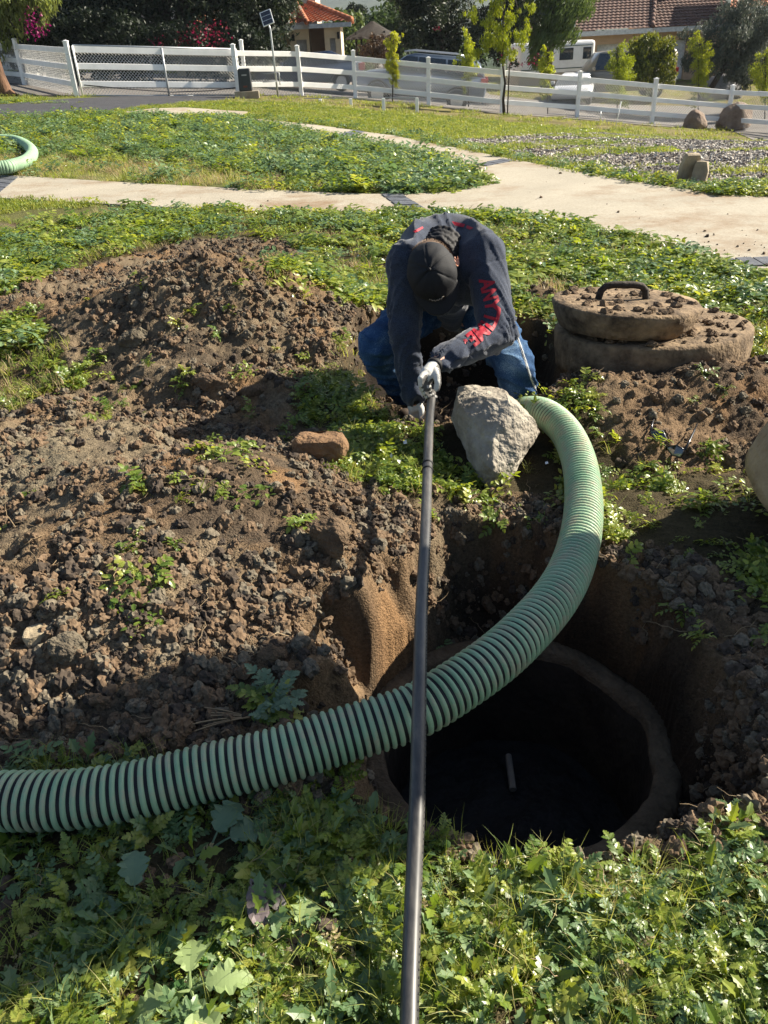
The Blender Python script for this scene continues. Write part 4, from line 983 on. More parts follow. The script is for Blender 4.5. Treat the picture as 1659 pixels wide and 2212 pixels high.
# ================================================================== FENCE, GATE, YARD FITTINGS
WHITE = mat('white_vinyl', (.88, .87, .84), .55, var=.10, scale=3, spec=.4, detail=8)
WIRE = mat('galvanised_wire', (.62, .62, .60), .5, var=.1)
GALV = mat('galvanised_pipe', (.45, .47, .48), .4, metal=.4, var=.15)
FPX = [(516, 208), (651, 206), (768, 212), (926, 227), (1084, 244), (1246, 254), (1407, 268), (1568, 280), (1730, 293), (1900, 308)]
FP = [onG(a, b_, tilt) for a, b_ in FPX]
def mesh_panel(mb, A, B, z0, z1, cell=.095, r=.0045, off=Vector((0, 0, 0))):
    """diamond wire between two posts: straight wires both ways, clipped to the panel"""
    A = A + off; B = B + off; L = math.hypot(B.x - A.x, B.y - A.y); H = z1 - z0; d = (B - A) / L
    def P3(u_, v_): return A + d * u_ + Vector((0, 0, z0 + v_))
    nrm = Vector((-d.y, d.x, 0)).normalized() * r
    for sgn in (1, -1):
        k = -H if sgn > 0 else 0.0
        end = L if sgn > 0 else L + H
        while k < end:
            if sgn > 0: u0, v0, u1, v1 = k, 0, k + H, H
            else: u0, v0, u1, v1 = k, 0, k - H, H
            def clip(u0, v0, u1, v1):
                t0, t1 = 0.0, 1.0; du = u1 - u0
                for lo, hi, a, dd in ((0, L, u0, du),):
                    ta, tb = (lo - a) / dd, (hi - a) / dd
                    if ta > tb: ta, tb = tb, ta
                    t0 = max(t0, ta); t1 = min(t1, tb)
                return (u0 + du * t0, v0 + (v1 - v0) * t0, u0 + du * t1, v0 + (v1 - v0) * t1) if t1 - t0 > .02 else None
            c_ = clip(u0, v0, u1, v1)
            if c_:
                p = P3(c_[0], c_[1]); q = P3(c_[2], c_[3]); s_ = Vector((0, 0, r)); 
                mb.add([p + s_, p - s_ + nrm, p - s_ - nrm, q + s_, q - s_ + nrm, q - s_ - nrm], [(0, 1, 4, 3), (1, 2, 5, 4), (2, 0, 3, 5)])
            k += cell
def post(g, h=1.38, w=.125, parent=None, o=Vector(), lean=0.0):
    k = MB(); p = g - o; M = Matrix.Rotation(lean, 3, 'Y'); k.box(p + Vector((0, 0, h / 2 - .1)), (w / 2, w / 2, h / 2 + .1), M); k.box(p + M @ Vector((0, 0, h + .012)), (w / 2 + .012, w / 2 + .012, .014), M); k.box(p + M @ Vector((0, 0, h + .035)), (w / 2 - .008, w / 2 - .008, .012), M, taper=.4)
    for zz in (.78, .42): k.box(p + Vector((0, -w / 2 - .004, h * zz)), (.012, .008, .012), None, 1)
    po = k.build('post', [WHITE, ASPM], parent, bev=.004, seg=1); return po
def rail(A, B, z, o, parent, t=.145, w=.045, off=.0):
    k = MB(); a = A - o + Vector((0, 0, z)); b_ = B - o + Vector((0, 0, z)); k.beam(a, b_, w, t); return k.build('rail', WHITE, parent, bev=.006, seg=1)
def fence(P, label, name='rail_fence', hs=(1.17, .75, .32), gap=.12, posts=True, skip=()):
    root = empty(name, P[0], 0, label, 'fence'); o = P[0]
    for i, g in enumerate(P):
        if i not in skip: post(g, 1.38, parent=root, o=o, lean=random.uniform(-.012, .012))
    mb = MB()
    for A, B in zip(P, P[1:]):
        d = (B - A).normalized() * .055
        for h in hs: rail(A + d, B - d, h, o, root)
        mesh_panel(mb, A, B, 0.02, 1.16, off=Vector((0, .06, 0)) - o)
    m_ = mb.build('wire_mesh', WIRE, root); m_['kind'] = 'stuff'; return root
def gY(px, Y): p = atY(px, 100, Y); return (p.x, Y, float(tilt(arr(p.x), arr(Y))[0]))
fence(FP, 'white three rail fence backed with diamond wire running right from the gate post')
LP_ = [onG(a, b_, tilt) for a, b_ in [(-210, 160), (-70, 170), (54, 184), (167, 209)]]
fence(LP_, 'short white three rail fence stepping down to the left gate post')
# gate
gA, gB = onG(180, 209, tilt), onG(522, 207, tilt); o = gA
gate = empty('driveway_gate', gA, 0, 'wide white driveway gate with three rails and diamond wire', 'gate')
gB.z -= .03
for h in (1.20, .78, .33): k = MB(); k.beam(Vector((0, 0, h)), gB - gA + Vector((0, 0, h)), .05, .16); k.build('rail', WHITE, gate, bev=.006, seg=1)
for t, nm, m_ in ((0.0, 'gate_frame', WHITE), (.525, 'upright', GALV), (1.0, 'gate_frame', WHITE)):
    q = (gB - gA) * t; k = MB(); k.tube([q + Vector((0, -.03, .03)), q + Vector((0, -.03, 1.29))], .028, 8); k.build(nm, m_, gate, True)
k = MB(); k.tube([Vector((0, 0, 1.30)), gB - gA + Vector((0, 0, 1.30))], .026, 8); k.tube([Vector((0, 0, .03)), gB - gA + Vector((0, 0, .03))], .02, 8); g_ = k.build('gate_bars', GALV, gate, True); g_['kind'] = 'stuff'
k = MB(); k.tube([Vector((.1, -.05, .30)), (gB - gA) * .3 + Vector((0, -.05, .20)), (gB - gA) * .55 + Vector((0, -.05, .13)), (gB - gA) * .8 + Vector((0, -.05, .17)), (gB - gA) + Vector((0, -.05, .28))], .014, 6); k.build('truss_cable', ASPM, gate, True)
k = MB(); mesh_panel(k, gA, gB, .04, 1.27, off=Vector((0, .06, 0)) - gA, r=.0065); m_ = k.build('wire_mesh', WIRE, gate); m_['kind'] = 'stuff'
gp = onG(534, 206, tilt); pst = post(gp, 1.50, .11, None); pst.name = 'gate_post'; tag(pst, 'white capped latch post standing behind the black gate operator box', 'post')
# gate operator
op = empty('gate_operator', onG(535, 212, tilt), .08, 'black gate motor box on a concrete block beside the gate', 'gate motor')
k = MB(); k.box((0, 0, .09), (.36, .26, .10)); k.build('concrete_base', CON, op, bev=.01)
k = MB(); k.box((-.02, 0, .49), (.20, .17, .30), taper=.9); hb = k.build('housing', mat('black_housing', (.022, .025, .03), .45, var=.2, spec=.5), op, bev=.045, seg=3)
k = MB(); k.box((-.02, -.166, .62), (.075, .004, .018)); k.build('nameplate', mat('pale_label', (.42, .40, .40), .6), op)
k = MB(); k.box((-.02, -.176, .32), (.06, .004, .025)); k.build('warning_label', mat('dull_red_label', (.16, .05, .035), .6), op)
k = MB(); k.tube([(.5, .1, .62), (.95, .1, .63), (1.02, .1, .63), (1.02, .1, .30)], .015, 6); k.tube([(.5, .1, .40), (1.02, .1, .40)], .012, 6); k.build('linkage_arm', GALV, op, True)
# solar panel on its pole
sp = onG(601, 212, tilt); sol = empty('solar_panel', sp, 0, 'small solar panel on a tall galvanised pole beside the gate', 'solar panel')
tp = atY(583, 56, sp.y) - sp
k = MB(); k.tube([Vector((0, 0, -.1)), Vector((0, 0, 1.2)) + tp * .0 + Vector((tp.x * .55, 0, 0)), tp - Vector((0, 0, .08)), tp + Vector((-.06, 0, .12))], [.030, .030, .028, .022], 10); k.build('pole', GALV, sol, True)
M = Matrix.Rotation(R(0), 3, 'Z') @ Matrix.Rotation(R(-28), 3, 'X') @ Matrix.Rotation(R(-18), 3, 'Y')
M = Matrix.Rotation(R(58), 3, 'X') ; M = Matrix.Rotation(R(-16), 3, 'Y') @ M
pc_ = tp + Vector((-.06, -.05, .20)); k = MB(); k.box(pc_, (.17, .22, .014), M); k.build('frame', WHITE, sol, bev=.003, seg=1)
k = MB(); 
for i in (-1, 0, 1): k.box(pc_ + M @ Vector((0, i * .135, .017)), (.145, .060, .003), M)
cl = k.build('solar_cells', mat('solar_cells', (.035, .040, .055), .25, var=.3, scale=20, spec=.7), sol); cl['kind'] = 'stuff'
# low white stub posts with a thin rail
stubs = [onG(692, 221, tilt), onG(758, 231, tilt), onG(829, 240, tilt), onG(901, 245, tilt)]
tops = [214, 213, 212, 211]
for (g, tpx, px, lb) in zip(stubs, tops, (692, 758, 829, 901), ('shortest white stub post half hidden in the grass by the fence', 'second white stub post from the left under the thin rail', 'third white stub post from the left in the lawn', 'tallest rightmost white stub post at the end of the thin rail')):
    hgt_ = atY(px, tpx, g.y).z - g.z; k = MB(); k.box((0, 0, hgt_ / 2 - .05), (.045, .045, hgt_ / 2 + .05)); s_ = k.build('stub_post', WHITE, None, bev=.004, seg=1); s_.location = g; tag(s_, lb, 'post', 'low white stub posts in the lawn')
k = MB(); pr = [atY(657, 213, stubs[0].y + .4), atY(901, 211, stubs[3].y)]; k.tube([pr[0], pr[1]], .012, 6); rl = k.build('thin_rail', GALV); tag(rl, 'thin grey rail lying along the tops of the white stub posts', 'rail')
def pole_(px, py, tx, ty, r, m, name, label, cat):
    g = onG(px, py, tilt); t = atY(tx, ty, g.y); k = MB(); k.tube([g - Vector((0, 0, .1)) - g, t - g], r, 8); o = k.build(name, m, None, True); o.location = g; return tag(o, label, cat)
pole_(1329, 273, 1342, 219, .016, WHITE, 'garden_stake', 'thin white stake leaning in the grass in front of the fence', 'stake')
pole_(1296, 262, 1298, 240, .014, GALV, 'garden_stake', 'short grey stake upright at the foot of the fence', 'stake')
fa = onG(1597, 281, tilt); fz = empty('garden_tap', fa, 0, 'pale standpipe with a tap leaning against the big brown boulder', 'tap'); t = atY(1609, 241, fa.y) - fa
k = MB(); k.tube([Vector(), t], .022, 8); k.build('pipe', WHITE, fz, True); k = MB(); k.tube([t * .55, t * .55 + Vector((.22, 0, .0)), t * .55 + Vector((.27, 0, -.1))], .02, 8); k.build('spout', GALV, fz, True)
# utility boxes behind the left fence
PGREEN = mat('pale_green_paint', (.34, .40, .31), .6, var=.2, scale=4)
ub = empty('transformer_box', onG(91, 176, tilt) + Vector((0, 1.5, 0)), .25, 'pale green utility cabinet with black numbers behind the left fence', 'utility box')
k = MB(); k.box((0, 0, .36), (.27, .25, .40)); k.box((0, 0, .78), (.29, .27, .03)); k.build('cabinet', PGREEN, ub, bev=.012)
me = textmesh('2138', .30, .006); me.transform(Matrix.Translation((-.18, -.258, .22)) @ Matrix.Rotation(R(90), 4, 'X')); link('number', me, ASPM, ub)
ub2 = empty('utility_box', onG(30, 168, tilt) + Vector((0, 2.0, 0)), .1, 'low pale grey utility cabinet partly hidden by the leaning tree trunk', 'utility box')
k = MB(); k.box((0, 0, .25), (.3, .25, .30)); k.box((0, 0, .56), (.32, .27, .02)); k.build('cabinet', mat('pale_grey_paint', (.42, .43, .40), .6), ub2, bev=.012)
pdx = onG(216, 180, tilt); ped = empty('mail_pedestal', pdx, 0, 'white pedestal box with a notice standing behind the gate', 'mailbox')
k = MB(); k.box((0, 0, .32), (.125, .12, .36)); k.build('column', WHITE, ped, bev=.006, seg=1); k = MB(); k.box((0, 0, .85), (.17, .15, .20)); k.box((0, 0, 1.06), (.27, .18, .02)); k.build('box', WHITE, ped, bev=.006, seg=1)
k = MB(); k.box((.02, -.153, .86), (.08, .002, .07)); k.build('notice', mat('paper', (.82, .82, .8), .6), ped)

# ================================================================== STONES BY THE FENCE
BRB = mat('brown_boulder', (.30, .235, .18), .9, var=.5, scale=2.2, bump=.02, bscale=14, col2=(.13, .085, .06), detail=10)
def bigrock(px, py, w, d, h, label, seed, m=BRB, dy=0):
    g = onG(px, py, tilt) + Vector((0, d * .4 + dy, -.06)); rs = random.Random(seed); P_ = []
    for _ in range(60):
        a = rs.uniform(0, 6.28); z = rs.uniform(0, 1); q = (1 - z ** 2.4) ** .5; P_.append(g + Vector((math.cos(a) * w / 2 * q * rs.uniform(.85, 1.05), math.sin(a) * d / 2 * q * rs.uniform(.85, 1.05), z * h)))
    return stone('boulder', P_, m, label, 'rock', 3, .03, 2.2, seed, False)
bigrock(1595, 283, 1.40, 1.1, .98, 'large rounded brown boulder at the right in front of the fence', 5)
bigrock(1505, 279, .85, .7, .66, 'smaller pointed brown boulder left of the large rounded one', 6)
bigrock(1590, 226, 2.2, 1.4, 1.25, 'big grey boulder behind the fence under the olive tree', 7, mat('grey_boulder', (.16, .155, .15), .9, var=.4, scale=1.5, bump=.02, bscale=12), 1.5)
# broken pavers leaning on the path edge
PAVB = mat('broken_paver', (.33, .27, .19), .9, var=.3, scale=8, bump=.004, bscale=60)
def chunk(px, py, w, h, t, rz, tx, label, seed):
    g = onG(px, py, tilt); M = Matrix.Rotation(R(rz), 3, 'Z') @ Matrix.Rotation(R(tx), 3, 'X'); rs = random.Random(seed); P_ = []
    out = [(-.5, 0), (.48, 0), (.52, .6), (.35, 1.0), (-.38, 1.02), (-.5, .7)]
    for (a, b_) in out:
        for s_ in (-.5, .5): P_.append(g + M @ Vector((a * w * rs.uniform(.95, 1.05), s_ * t, b_ * h - .03)))
    return stone('paver_fragment', P_, PAVB, label, 'stone', 3, .003, 12, seed)
chunk(1482, 390, .20, .31, .07, 8, 14, 'upright broken tan paver leaning at the path edge by the wood chips', 1)
chunk(1510, 393, .15, .23, .07, -38, -8, 'smaller broken paver tilted against the right of the larger one', 2)

# ================================================================== CARS
GLASS = mat('car_glass', (.02, .028, .035), .08, var=.1, spec=.9); TYRE = mat('tyre', (.02, .02, .022), .85); RIMM = mat('rim', (.45, .46, .48), .35, metal=.6, var=.1); REDL = mat('tail_light', (.35, .02, .02), .25, var=.1, spec=.6); CHR = mat('head_light', (.6, .62, .64), .15, var=.1, spec=.8); TRIM = mat('black_trim', (.02, .02, .022), .6)
def car(name, loc, rz, L, W, belt, H, body, cabin, wheels, paint, label, cat, win=True, rack=False, wr_=.36, win_sets=None, clear=.28):
    """body: side outline (x, z) of the lower shell; cabin: side outline of the glasshouse"""
    root = empty(name, loc, rz, label, cat)
    def loft(outl, ws, nm, m, bev=.05):
        n = len(outl); V = []; rings = [(-1, 1.0, 0), (-.86, 1.0, 1), (.86, 1.0, 1), (1, 1.0, 0)]
        cx_ = sum(p[0] for p in outl) / n; cz_ = sum(p[1] for p in outl) / n
        for (s_, k_, full) in rings:
            for i, (x, z) in enumerate(outl):
                f = 1.0 if full else .965; w_ = ws[i] if isinstance(ws, list) else ws
                V.append((cx_ + (x - cx_) * f, s_ * w_ / 2, cz_ + (z - cz_) * (f if not full else 1)))
        F = [tuple(range(n - 1, -1, -1))] + [tuple(3 * n + i for i in range(n))]
        for r in range(3):
            for i in range(n): F.append((r * n + i, r * n + (i + 1) % n, (r + 1) * n + (i + 1) % n, (r + 1) * n + i))
        me = mesh(nm, V, F, False); bm = bmesh.new(); bm.from_mesh(me); bmesh.ops.recalc_face_normals(bm, faces=bm.faces); bmesh.ops.bevel(bm, geom=[e for e in bm.edges if e.calc_face_angle(0) > .25], offset=bev, segments=2, affect='EDGES', clamp_overlap=True); bm.to_mesh(me); bm.free()
        me.polygons.foreach_set('use_smooth', np.ones(len(me.polygons), bool)); o = link(nm, me, m, root); return o
    loft(body, W, 'body', paint); cw = [W * .95 if z < belt + .05 else W * .76 for x, z in cabin]; loft(cabin, cw, 'roof', paint, .04)
    zt = H - .10; zb = belt + .04
    for (x0, x1, x2, x3) in (win_sets or []):      # x at belt front/back, x at top front/back
        for s_ in (-1, 1):
            yb = s_ * (W * .475 + .004); yt = s_ * (W * .39 + .012)
            V = [(x0, yb, zb), (x1, yb, zb), (x3, yt, zt), (x2, yt, zt)]; V += [(a, b_ + s_ * .008, c_) for a, b_, c_ in V]
            mobj('window', V, [(4, 5, 6, 7), (0, 1, 5, 4), (1, 2, 6, 5), (2, 3, 7, 6), (3, 0, 4, 7)], GLASS, root)
    for x, s_ in [(x, s_) for x in wheels for s_ in (-1, 1)]:
        k = MB(); k.tube([(x, s_ * (W / 2 - .22), wr_), (x, s_ * (W / 2 - .0), wr_)], [wr_, wr_], 28); wh = k.build('tyre', TYRE, root, False, bev=.02, seg=1)
        k = MB(); k.tube([(x, s_ * (W / 2 - .02), wr_), (x, s_ * (W / 2 + .008), wr_)], [wr_ * .66, wr_ * .62], 24)
        for a in range(5): aa = a * 2 * math.pi / 5; k.beam((x, s_ * (W / 2 + .012), wr_), (x + math.cos(aa) * wr_ * .6, s_ * (W / 2 + .012), wr_ + math.sin(aa) * wr_ * .6), .012, .05, 0, Vector((0, 1, 0)))
        k.build('rim', RIMM, wh)
        k = MB(); aa = np.linspace(0, math.pi, 14); pts = [(x + math.cos(t) * (wr_ + .06), s_ * (W / 2 + .002), wr_ + math.sin(t) * (wr_ + .06)) for t in aa]; k.tube(pts, .035, 6); k.build('wheel_arch', TRIM if cat != 'car' or rack else paint, root, True)
    fx = max(p[0] for p in body); bx = min(p[0] for p in body)
    for s_ in (-1, 1):
        k = MB(); k.box((fx - .10, s_ * (W / 2 - .16), belt - .26), (.10, .17, .07)); k.build('headlight', CHR, root, bev=.02)
        k = MB(); k.box((bx + .10, s_ * (W / 2 - .10), belt - .12), (.12, .12, .12)); k.build('tail_light', REDL, root, bev=.02)
        if rack: k = MB(); k.tube([(-1.5, s_ * .62, H + .03), (-1.2, s_ * .62, H + .075), (.3, s_ * .62, H + .075), (.6, s_ * .62, H + .02)], .022, 8); k.build('roof_rail', RIMM, root, True)
        k = MB(); xm = (win_sets[0][0] if win_sets else 1) ; k.box((xm + .02, s_ * (W / 2 + .09), belt + .10), (.06, .10, .07)); k.build('mirror', paint, root, bev=.03)
    return root
def paintm(name, c_, metal=.0): return mat(name, c_, .3, metal=metal, var=.05, spec=.5, coat=.6)
fw, rw = onG(811, 197, tilt), onG(988, 217, tilt)
fw = atY(815, 203, 32.6); rw = atY(990, 221, 32.2); fw.z = float(tilt(arr(fw.x), arr(fw.y))[0]); rw.z = float(tilt(arr(rw.x), arr(rw.y))[0])
cpos = (fw + rw) / 2; ang = math.atan2((fw - rw).y, (fw - rw).x)
SUVB = [(2.32, .35), (2.38, .62), (2.30, .88), (1.9, 1.02), (1.15, 1.12), (-2.30, 1.16), (-2.40, .9), (-2.38, .55), (-2.30, .34)]
SUVC = [(1.22, 1.08), (.55, 1.60), (.25, 1.69), (-1.55, 1.70), (-2.05, 1.60), (-2.32, 1.12)]
suv = car('parked_suv', cpos, ang, 4.8, 1.9, 1.12, 1.70, SUVB, SUVC, (1.42, -1.42), paintm('silver_blue_paint', (.11, .145, .20), .3), 'silver blue sport utility car with roof rails parked behind the fence', 'car', rack=True, win_sets=[(1.02, .12, .50, .10), (.06, -.92, .05, -.88), (-.98, -2.05, -.95, -1.80)])
suv.rotation_euler = (0, math.atan2(fw.z - rw.z, (fw - rw).length) * -1, ang)
gd = onG(702, 170, tilt)
SEDB = [(2.2, .35), (2.25, .6), (2.15, .78), (1.1, .95), (-2.2, .98), (-2.28, .6), (-2.2, .34)]; SEDC = [(1.2, .9), (.45, 1.36), (-1.0, 1.40), (-1.9, .96)]
car('parked_car', (gd.x - .2, 36.0, float(tilt(arr(gd.x), arr(36.0))[0])), R(180), 4.5, 1.8, .94, 1.42, SEDB, SEDC, (1.35, -1.35), paintm('dark_blue_paint', (.03, .05, .09), .2), 'dark blue car parked in front of the tile roofed house', 'car', win_sets=[(.9, .05, .45, .05), (-.02, -1.3, -.02, -.95)], wr_=.33)
vg = Vector(gY(1300, 43.))
VANB = [(2.3, .35), (2.45, .7), (2.35, 1.05), (1.7, 1.25), (-2.5, 1.28), (-2.55, .6), (-2.5, .34)]; VANC = [(1.75, 1.2), (1.15, 1.95), (.9, 2.03), (-2.3, 2.05), (-2.52, 1.9), (-2.55, 1.22)]
car('parked_van', (vg.x + .9, vg.y, vg.z), R(176), 5.1, 2.0, 1.24, 2.05, VANB, VANC, (1.6, -1.6), paintm('beige_paint', (.33, .29, .22), .2), 'beige passenger van parked in front of the garage on the right', 'van', win_sets=[(1.35, .55, 1.1, .50), (.4, -.55, .4, -.55), (-.65, -1.5, -.65, -1.5), (-1.6, -2.4, -1.6, -2.35)], wr_=.36)
wg = Vector(gY(1248, 42.))
car('parked_car', (wg.x, wg.y, wg.z - .1), R(252), 4.2, 1.75, .80, 1.25, [(a, b_ * .85) for a, b_ in SEDB], [(a, b_ * .88) for a, b_ in SEDC], (1.3, -1.3), paintm('white_paint', (.75, .76, .78)), 'low white car seen beyond the fence in front of the beige van', 'car', win_sets=[(.9, .05, .45, .05), (-.02, -1.3, -.02, -.95)], wr_=.31)
# camper trailer
tg = Vector(gY(1215, 47.)); tr = empty('camper_trailer', (tg.x - .6, tg.y, tg.z), R(8), 'white trailer with rounded roof and dark windows left of the beige van', 'trailer')
k = MB(); k.box((0, 0, 1.4), (2.0, 1.1, .92)); k.build('shell', WHITE, tr, bev=.22, seg=4); k = MB(); k.box((0, -.0, .68), (2.02, 1.12, .28)); k.build('skirt', mat('beige_panel', (.40, .34, .26), .5), tr, bev=.03)
for x, w_ in ((-1.2, .30), (.45, .36), (1.55, .22)): k = MB(); k.box((x, -1.105, 1.75), (w_, .012, .26)); k.build('window', GLASS, tr, bev=.01)
k = MB(); k.box((0, -1.106, 1.12), (1.9, .008, .02)); k.box((0, -1.106, 2.10), (1.8, .008, .015)); k.build('pinstripes', mat('green_stripe', (.05, .10, .08), .5), tr)['kind'] = 'stuff'
for x in (-.45, .45): k = MB(); k.tube([(x, -1.12, .36), (x, -.9, .36)], .36, 20); k.build('tyre', TYRE, tr)

# ================================================================== HOUSES
STUC = mat('tan_stucco', (.47, .33, .22), .9, var=.12, scale=3, bump=.006, bscale=50); CREAM = mat('cream_stucco', (.62, .53, .38), .9, var=.10, scale=3, bump=.006, bscale=50); FASC = mat('white_fascia', (.55, .57, .58), .6); GDOOR = mat('white_garage_door', (.58, .60, .62), .6)
TILEB = mat('brown_roof_tile', (.15, .085, .065), .85, var=.5, scale=1.5, col2=(.085, .055, .048)); TILEO = mat('orange_roof_tile', (.50, .20, .10), .8, var=.5, scale=2.0, col2=(.30, .11, .06))
def roofplane(name, A, B, C, D, m, parent, row=.33, wave=.0, tile=.25):
    """A-B eave, D-C ridge side; courses of overlapping tiles with rolled relief"""
    A, B, C, D = map(Vector, (A, B, C, D)); n_ = (B - A).cross(D - A).normalized(); n_ = n_ if n_.z > 0 else -n_
    rows = max(2, int((D - A).length / row)); V = []; F = []
    for i in range(rows):
        for (t, lift) in ((i / rows, .065), ((i + 1) / rows, .015)):
            P0 = A.lerp(D, t); P1 = B.lerp(C, t); L = (P1 - P0).length; cols = max(2, int((B - A).length / tile) * 4)
            for j in range(cols + 1): V.append(P0.lerp(P1, j / cols) + n_ * (lift + wave * (1 + math.cos(j * math.pi / 2)) * .5))
        b0 = len(V) - 2 * (cols + 1)
        for j in range(cols): F.append((b0 + j, b0 + j + 1, b0 + cols + 1 + j + 1, b0 + cols + 1 + j))
        if i > 0:
            for j in range(cols): F.append((b0 - (cols + 1) + j, b0 - (cols + 1) + j + 1, b0 + j + 1, b0 + j))
    k = MB(); return mobj(name, V, F, m, parent)
def ridgecap(P, Q, m, parent, r=.13):
    k = MB(); P = Vector(P); Q = Vector(Q); n = max(2, int((Q - P).length / .45))
    for i in range(n): a = P.lerp(Q, i / n); b_ = P.lerp(Q, (i + 1.05) / n); k.tube([a, b_], [r, r * .8], 8)
    o_ = k.build('ridge_tiles', m, parent, True); o_['kind'] = 'stuff'
# right house: garage wing facing the yard
D0 = 52.0
def RX(px, D=D0): return atY(px, 100, D).x
def RZ(px, py, D=D0): return atY(px, py, D).z
gz0 = float(tilt(arr(17.), arr(D0))[0]) - .3
hr = empty('stucco_house', (RX(1400), D0, gz0), 0, 'tan stucco house with brown tile roof and white garage doors at the right', 'house'); ho = hr.location.copy()
def bxw(x0, x1, y0, y1, z0, z1, name, m, bev=0): k = MB(); k.box(Vector(((x0 + x1) / 2, (y0 + y1) / 2, (z0 + z1) / 2)) - ho, ((x1 - x0) / 2, (y1 - y0) / 2, (z1 - z0) / 2)); return k.build(name, m, hr, bev=bev, seg=1)
ez = RZ(1400, 66); dt = RZ(1400, 91)
X = [RX(p) for p in (1253, 1290, 1366, 1383, 1432, 1500, 1560, 1760)]
bxw(X[0], X[1], D0, D0 + 8, gz0, ez, 'wall', STUC); bxw(X[1], X[2], D0 + .002, D0 + 8, dt, ez - .002, 'wall', STUC); bxw(X[2], X[3], D0, D0 + 8, gz0, ez, 'wall', STUC)
gd1 = bxw(X[1], X[2], D0 + .35, D0 + .45, gz0, dt, 'garage_door', GDOOR)
for i in range(1, 5): z = gz0 + (dt - gz0) * i / 5; bxw(X[1] + .02, X[2] - .02, D0 + .335, D0 + .36, z - .02, z + .02, 'door_rail', FASC)
bxw(X[3], X[4], D0 + 1.2, D0 + 8, gz0, ez + .001, 'wall', STUC); bxw(X[4], X[5], D0 + 1.25, D0 + 8, dt, ez, 'wall', STUC); bxw(X[5], X[6] + 3, D0 + 1.2, D0 + 8, gz0, ez, 'wall', STUC)
bxw(X[4], X[5], D0 + 1.5, D0 + 1.6, gz0, dt, 'garage_door', GDOOR)
for i in range(1, 5): z = gz0 + (dt - gz0) * i / 5; bxw(X[4] + .02, X[5] - .02, D0 + 1.485, D0 + 1.51, z - .02, z + .02, 'door_rail', FASC)
bxw(X[0] - .5, X[3] + .4, D0 - .62, D0 - .50, ez - .12, ez + .12, 'gutter', FASC); bxw(X[3] + .4, X[6] + 1, D0 + .55, D0 + .67, ez - .12, ez + .12, 'gutter', FASC)
bxw(X[0] - .5, X[3] + .4, D0 - .5, D0 + .02, ez - .02, ez + .06, 'soffit', STUC); bxw(X[3] + .4, X[6] + 1, D0 + .67, D0 + 1.22, ez - .02, ez + .06, 'soffit', STUC)
sl = .50
def rz_(y): return ez + .10 + (y - (D0 - .6)) * sl
ya, yb = D0 - .6, D0 + 6
roofplane('roof', Vector((X[0] - .5, ya, ez + .1)) - ho, Vector((X[3] + .4, ya, ez + .1)) - ho, Vector((X[3] - 1.4 + 3.5, yb, rz_(yb))) - ho, Vector((X[0] + 1.4, yb, rz_(yb))) - ho, TILEB, hr, wave=.03)
roofplane('roof', Vector((X[3] + .4, ya + 1.2, ez + .1)) - ho, Vector((X[6] + 1, ya + 1.2, ez + .1)) - ho, Vector((X[6] + 1, yb + 1.2, rz_(yb))) - ho, Vector((X[3] + 1.4, yb + 1.2, rz_(yb))) - ho, TILEB, hr, wave=.03)
ridgecap(Vector((X[3] + .4, ya, ez + .2)) - ho, Vector((X[3] + 2.4, yb, rz_(yb) + .15)) - ho, TILEB, hr); ridgecap(Vector((X[6] + 1, ya + 1.2, ez + .2)) - ho, Vector((X[6] + 2.6, yb, rz_(yb))) - ho, TILEO, hr)
# upper storey
u0 = RZ(1460, 18, D0 + 4); bxw(RX(1405, D0 + 4), RX(1512, D0 + 4), D0 + 4.2, D0 + 9, u0 - 1, u0 + 4, 'upper_wall', STUC); bxw(RX(1410, D0 + 4), RX(1497, D0 + 4), D0 + 4.05, D0 + 4.2, u0 - .1, u0 + .08, 'trim', FASC)
bxw(RX(1255, D0 + 8), RX(1285, D0 + 8), D0 + 8.2, D0 + 10, gz0, u0 + 5, 'upper_wall', STUC)
# right wing, nearer and taller with orange tiles
X2 = RX(1562, D0 - 2); e2 = RZ(1600, 24, D0 - 2)
bxw(X2 + .9, X2 + 12, D0 - 1.5, D0 + 7, gz0, e2, 'wall', STUC); bxw(X2, X2 + 12.5, D0 - 2.12, D0 - 2.0, e2 - .12, e2 + .12, 'gutter', FASC); bxw(X2, X2 + 12.5, D0 - 2.0, D0 - 1.48, e2 - .02, e2 + .05, 'soffit', STUC)
roofplane('roof', Vector((X2, D0 - 2.1, e2 + .1)) - ho, Vector((X2 + 12.5, D0 - 2.1, e2 + .1)) - ho, Vector((X2 + 12.5, D0 + 4, e2 + 3.1)) - ho, Vector((X2 + 2.5, D0 + 4, e2 + 3.1)) - ho, TILEO, hr, wave=.05)
wx = RX(1642, D0 - 1.5); bxw(wx, wx + 1.4, D0 - 1.53, D0 - 1.49, RZ(1650, 128, D0 - 1.5), RZ(1650, 76, D0 - 1.5), 'window_frame', FASC); bxw(wx + .1, wx + 1.3, D0 - 1.55, D0 - 1.525, RZ(1650, 124, D0 - 1.5), RZ(1650, 80, D0 - 1.5), 'window', GLASS)
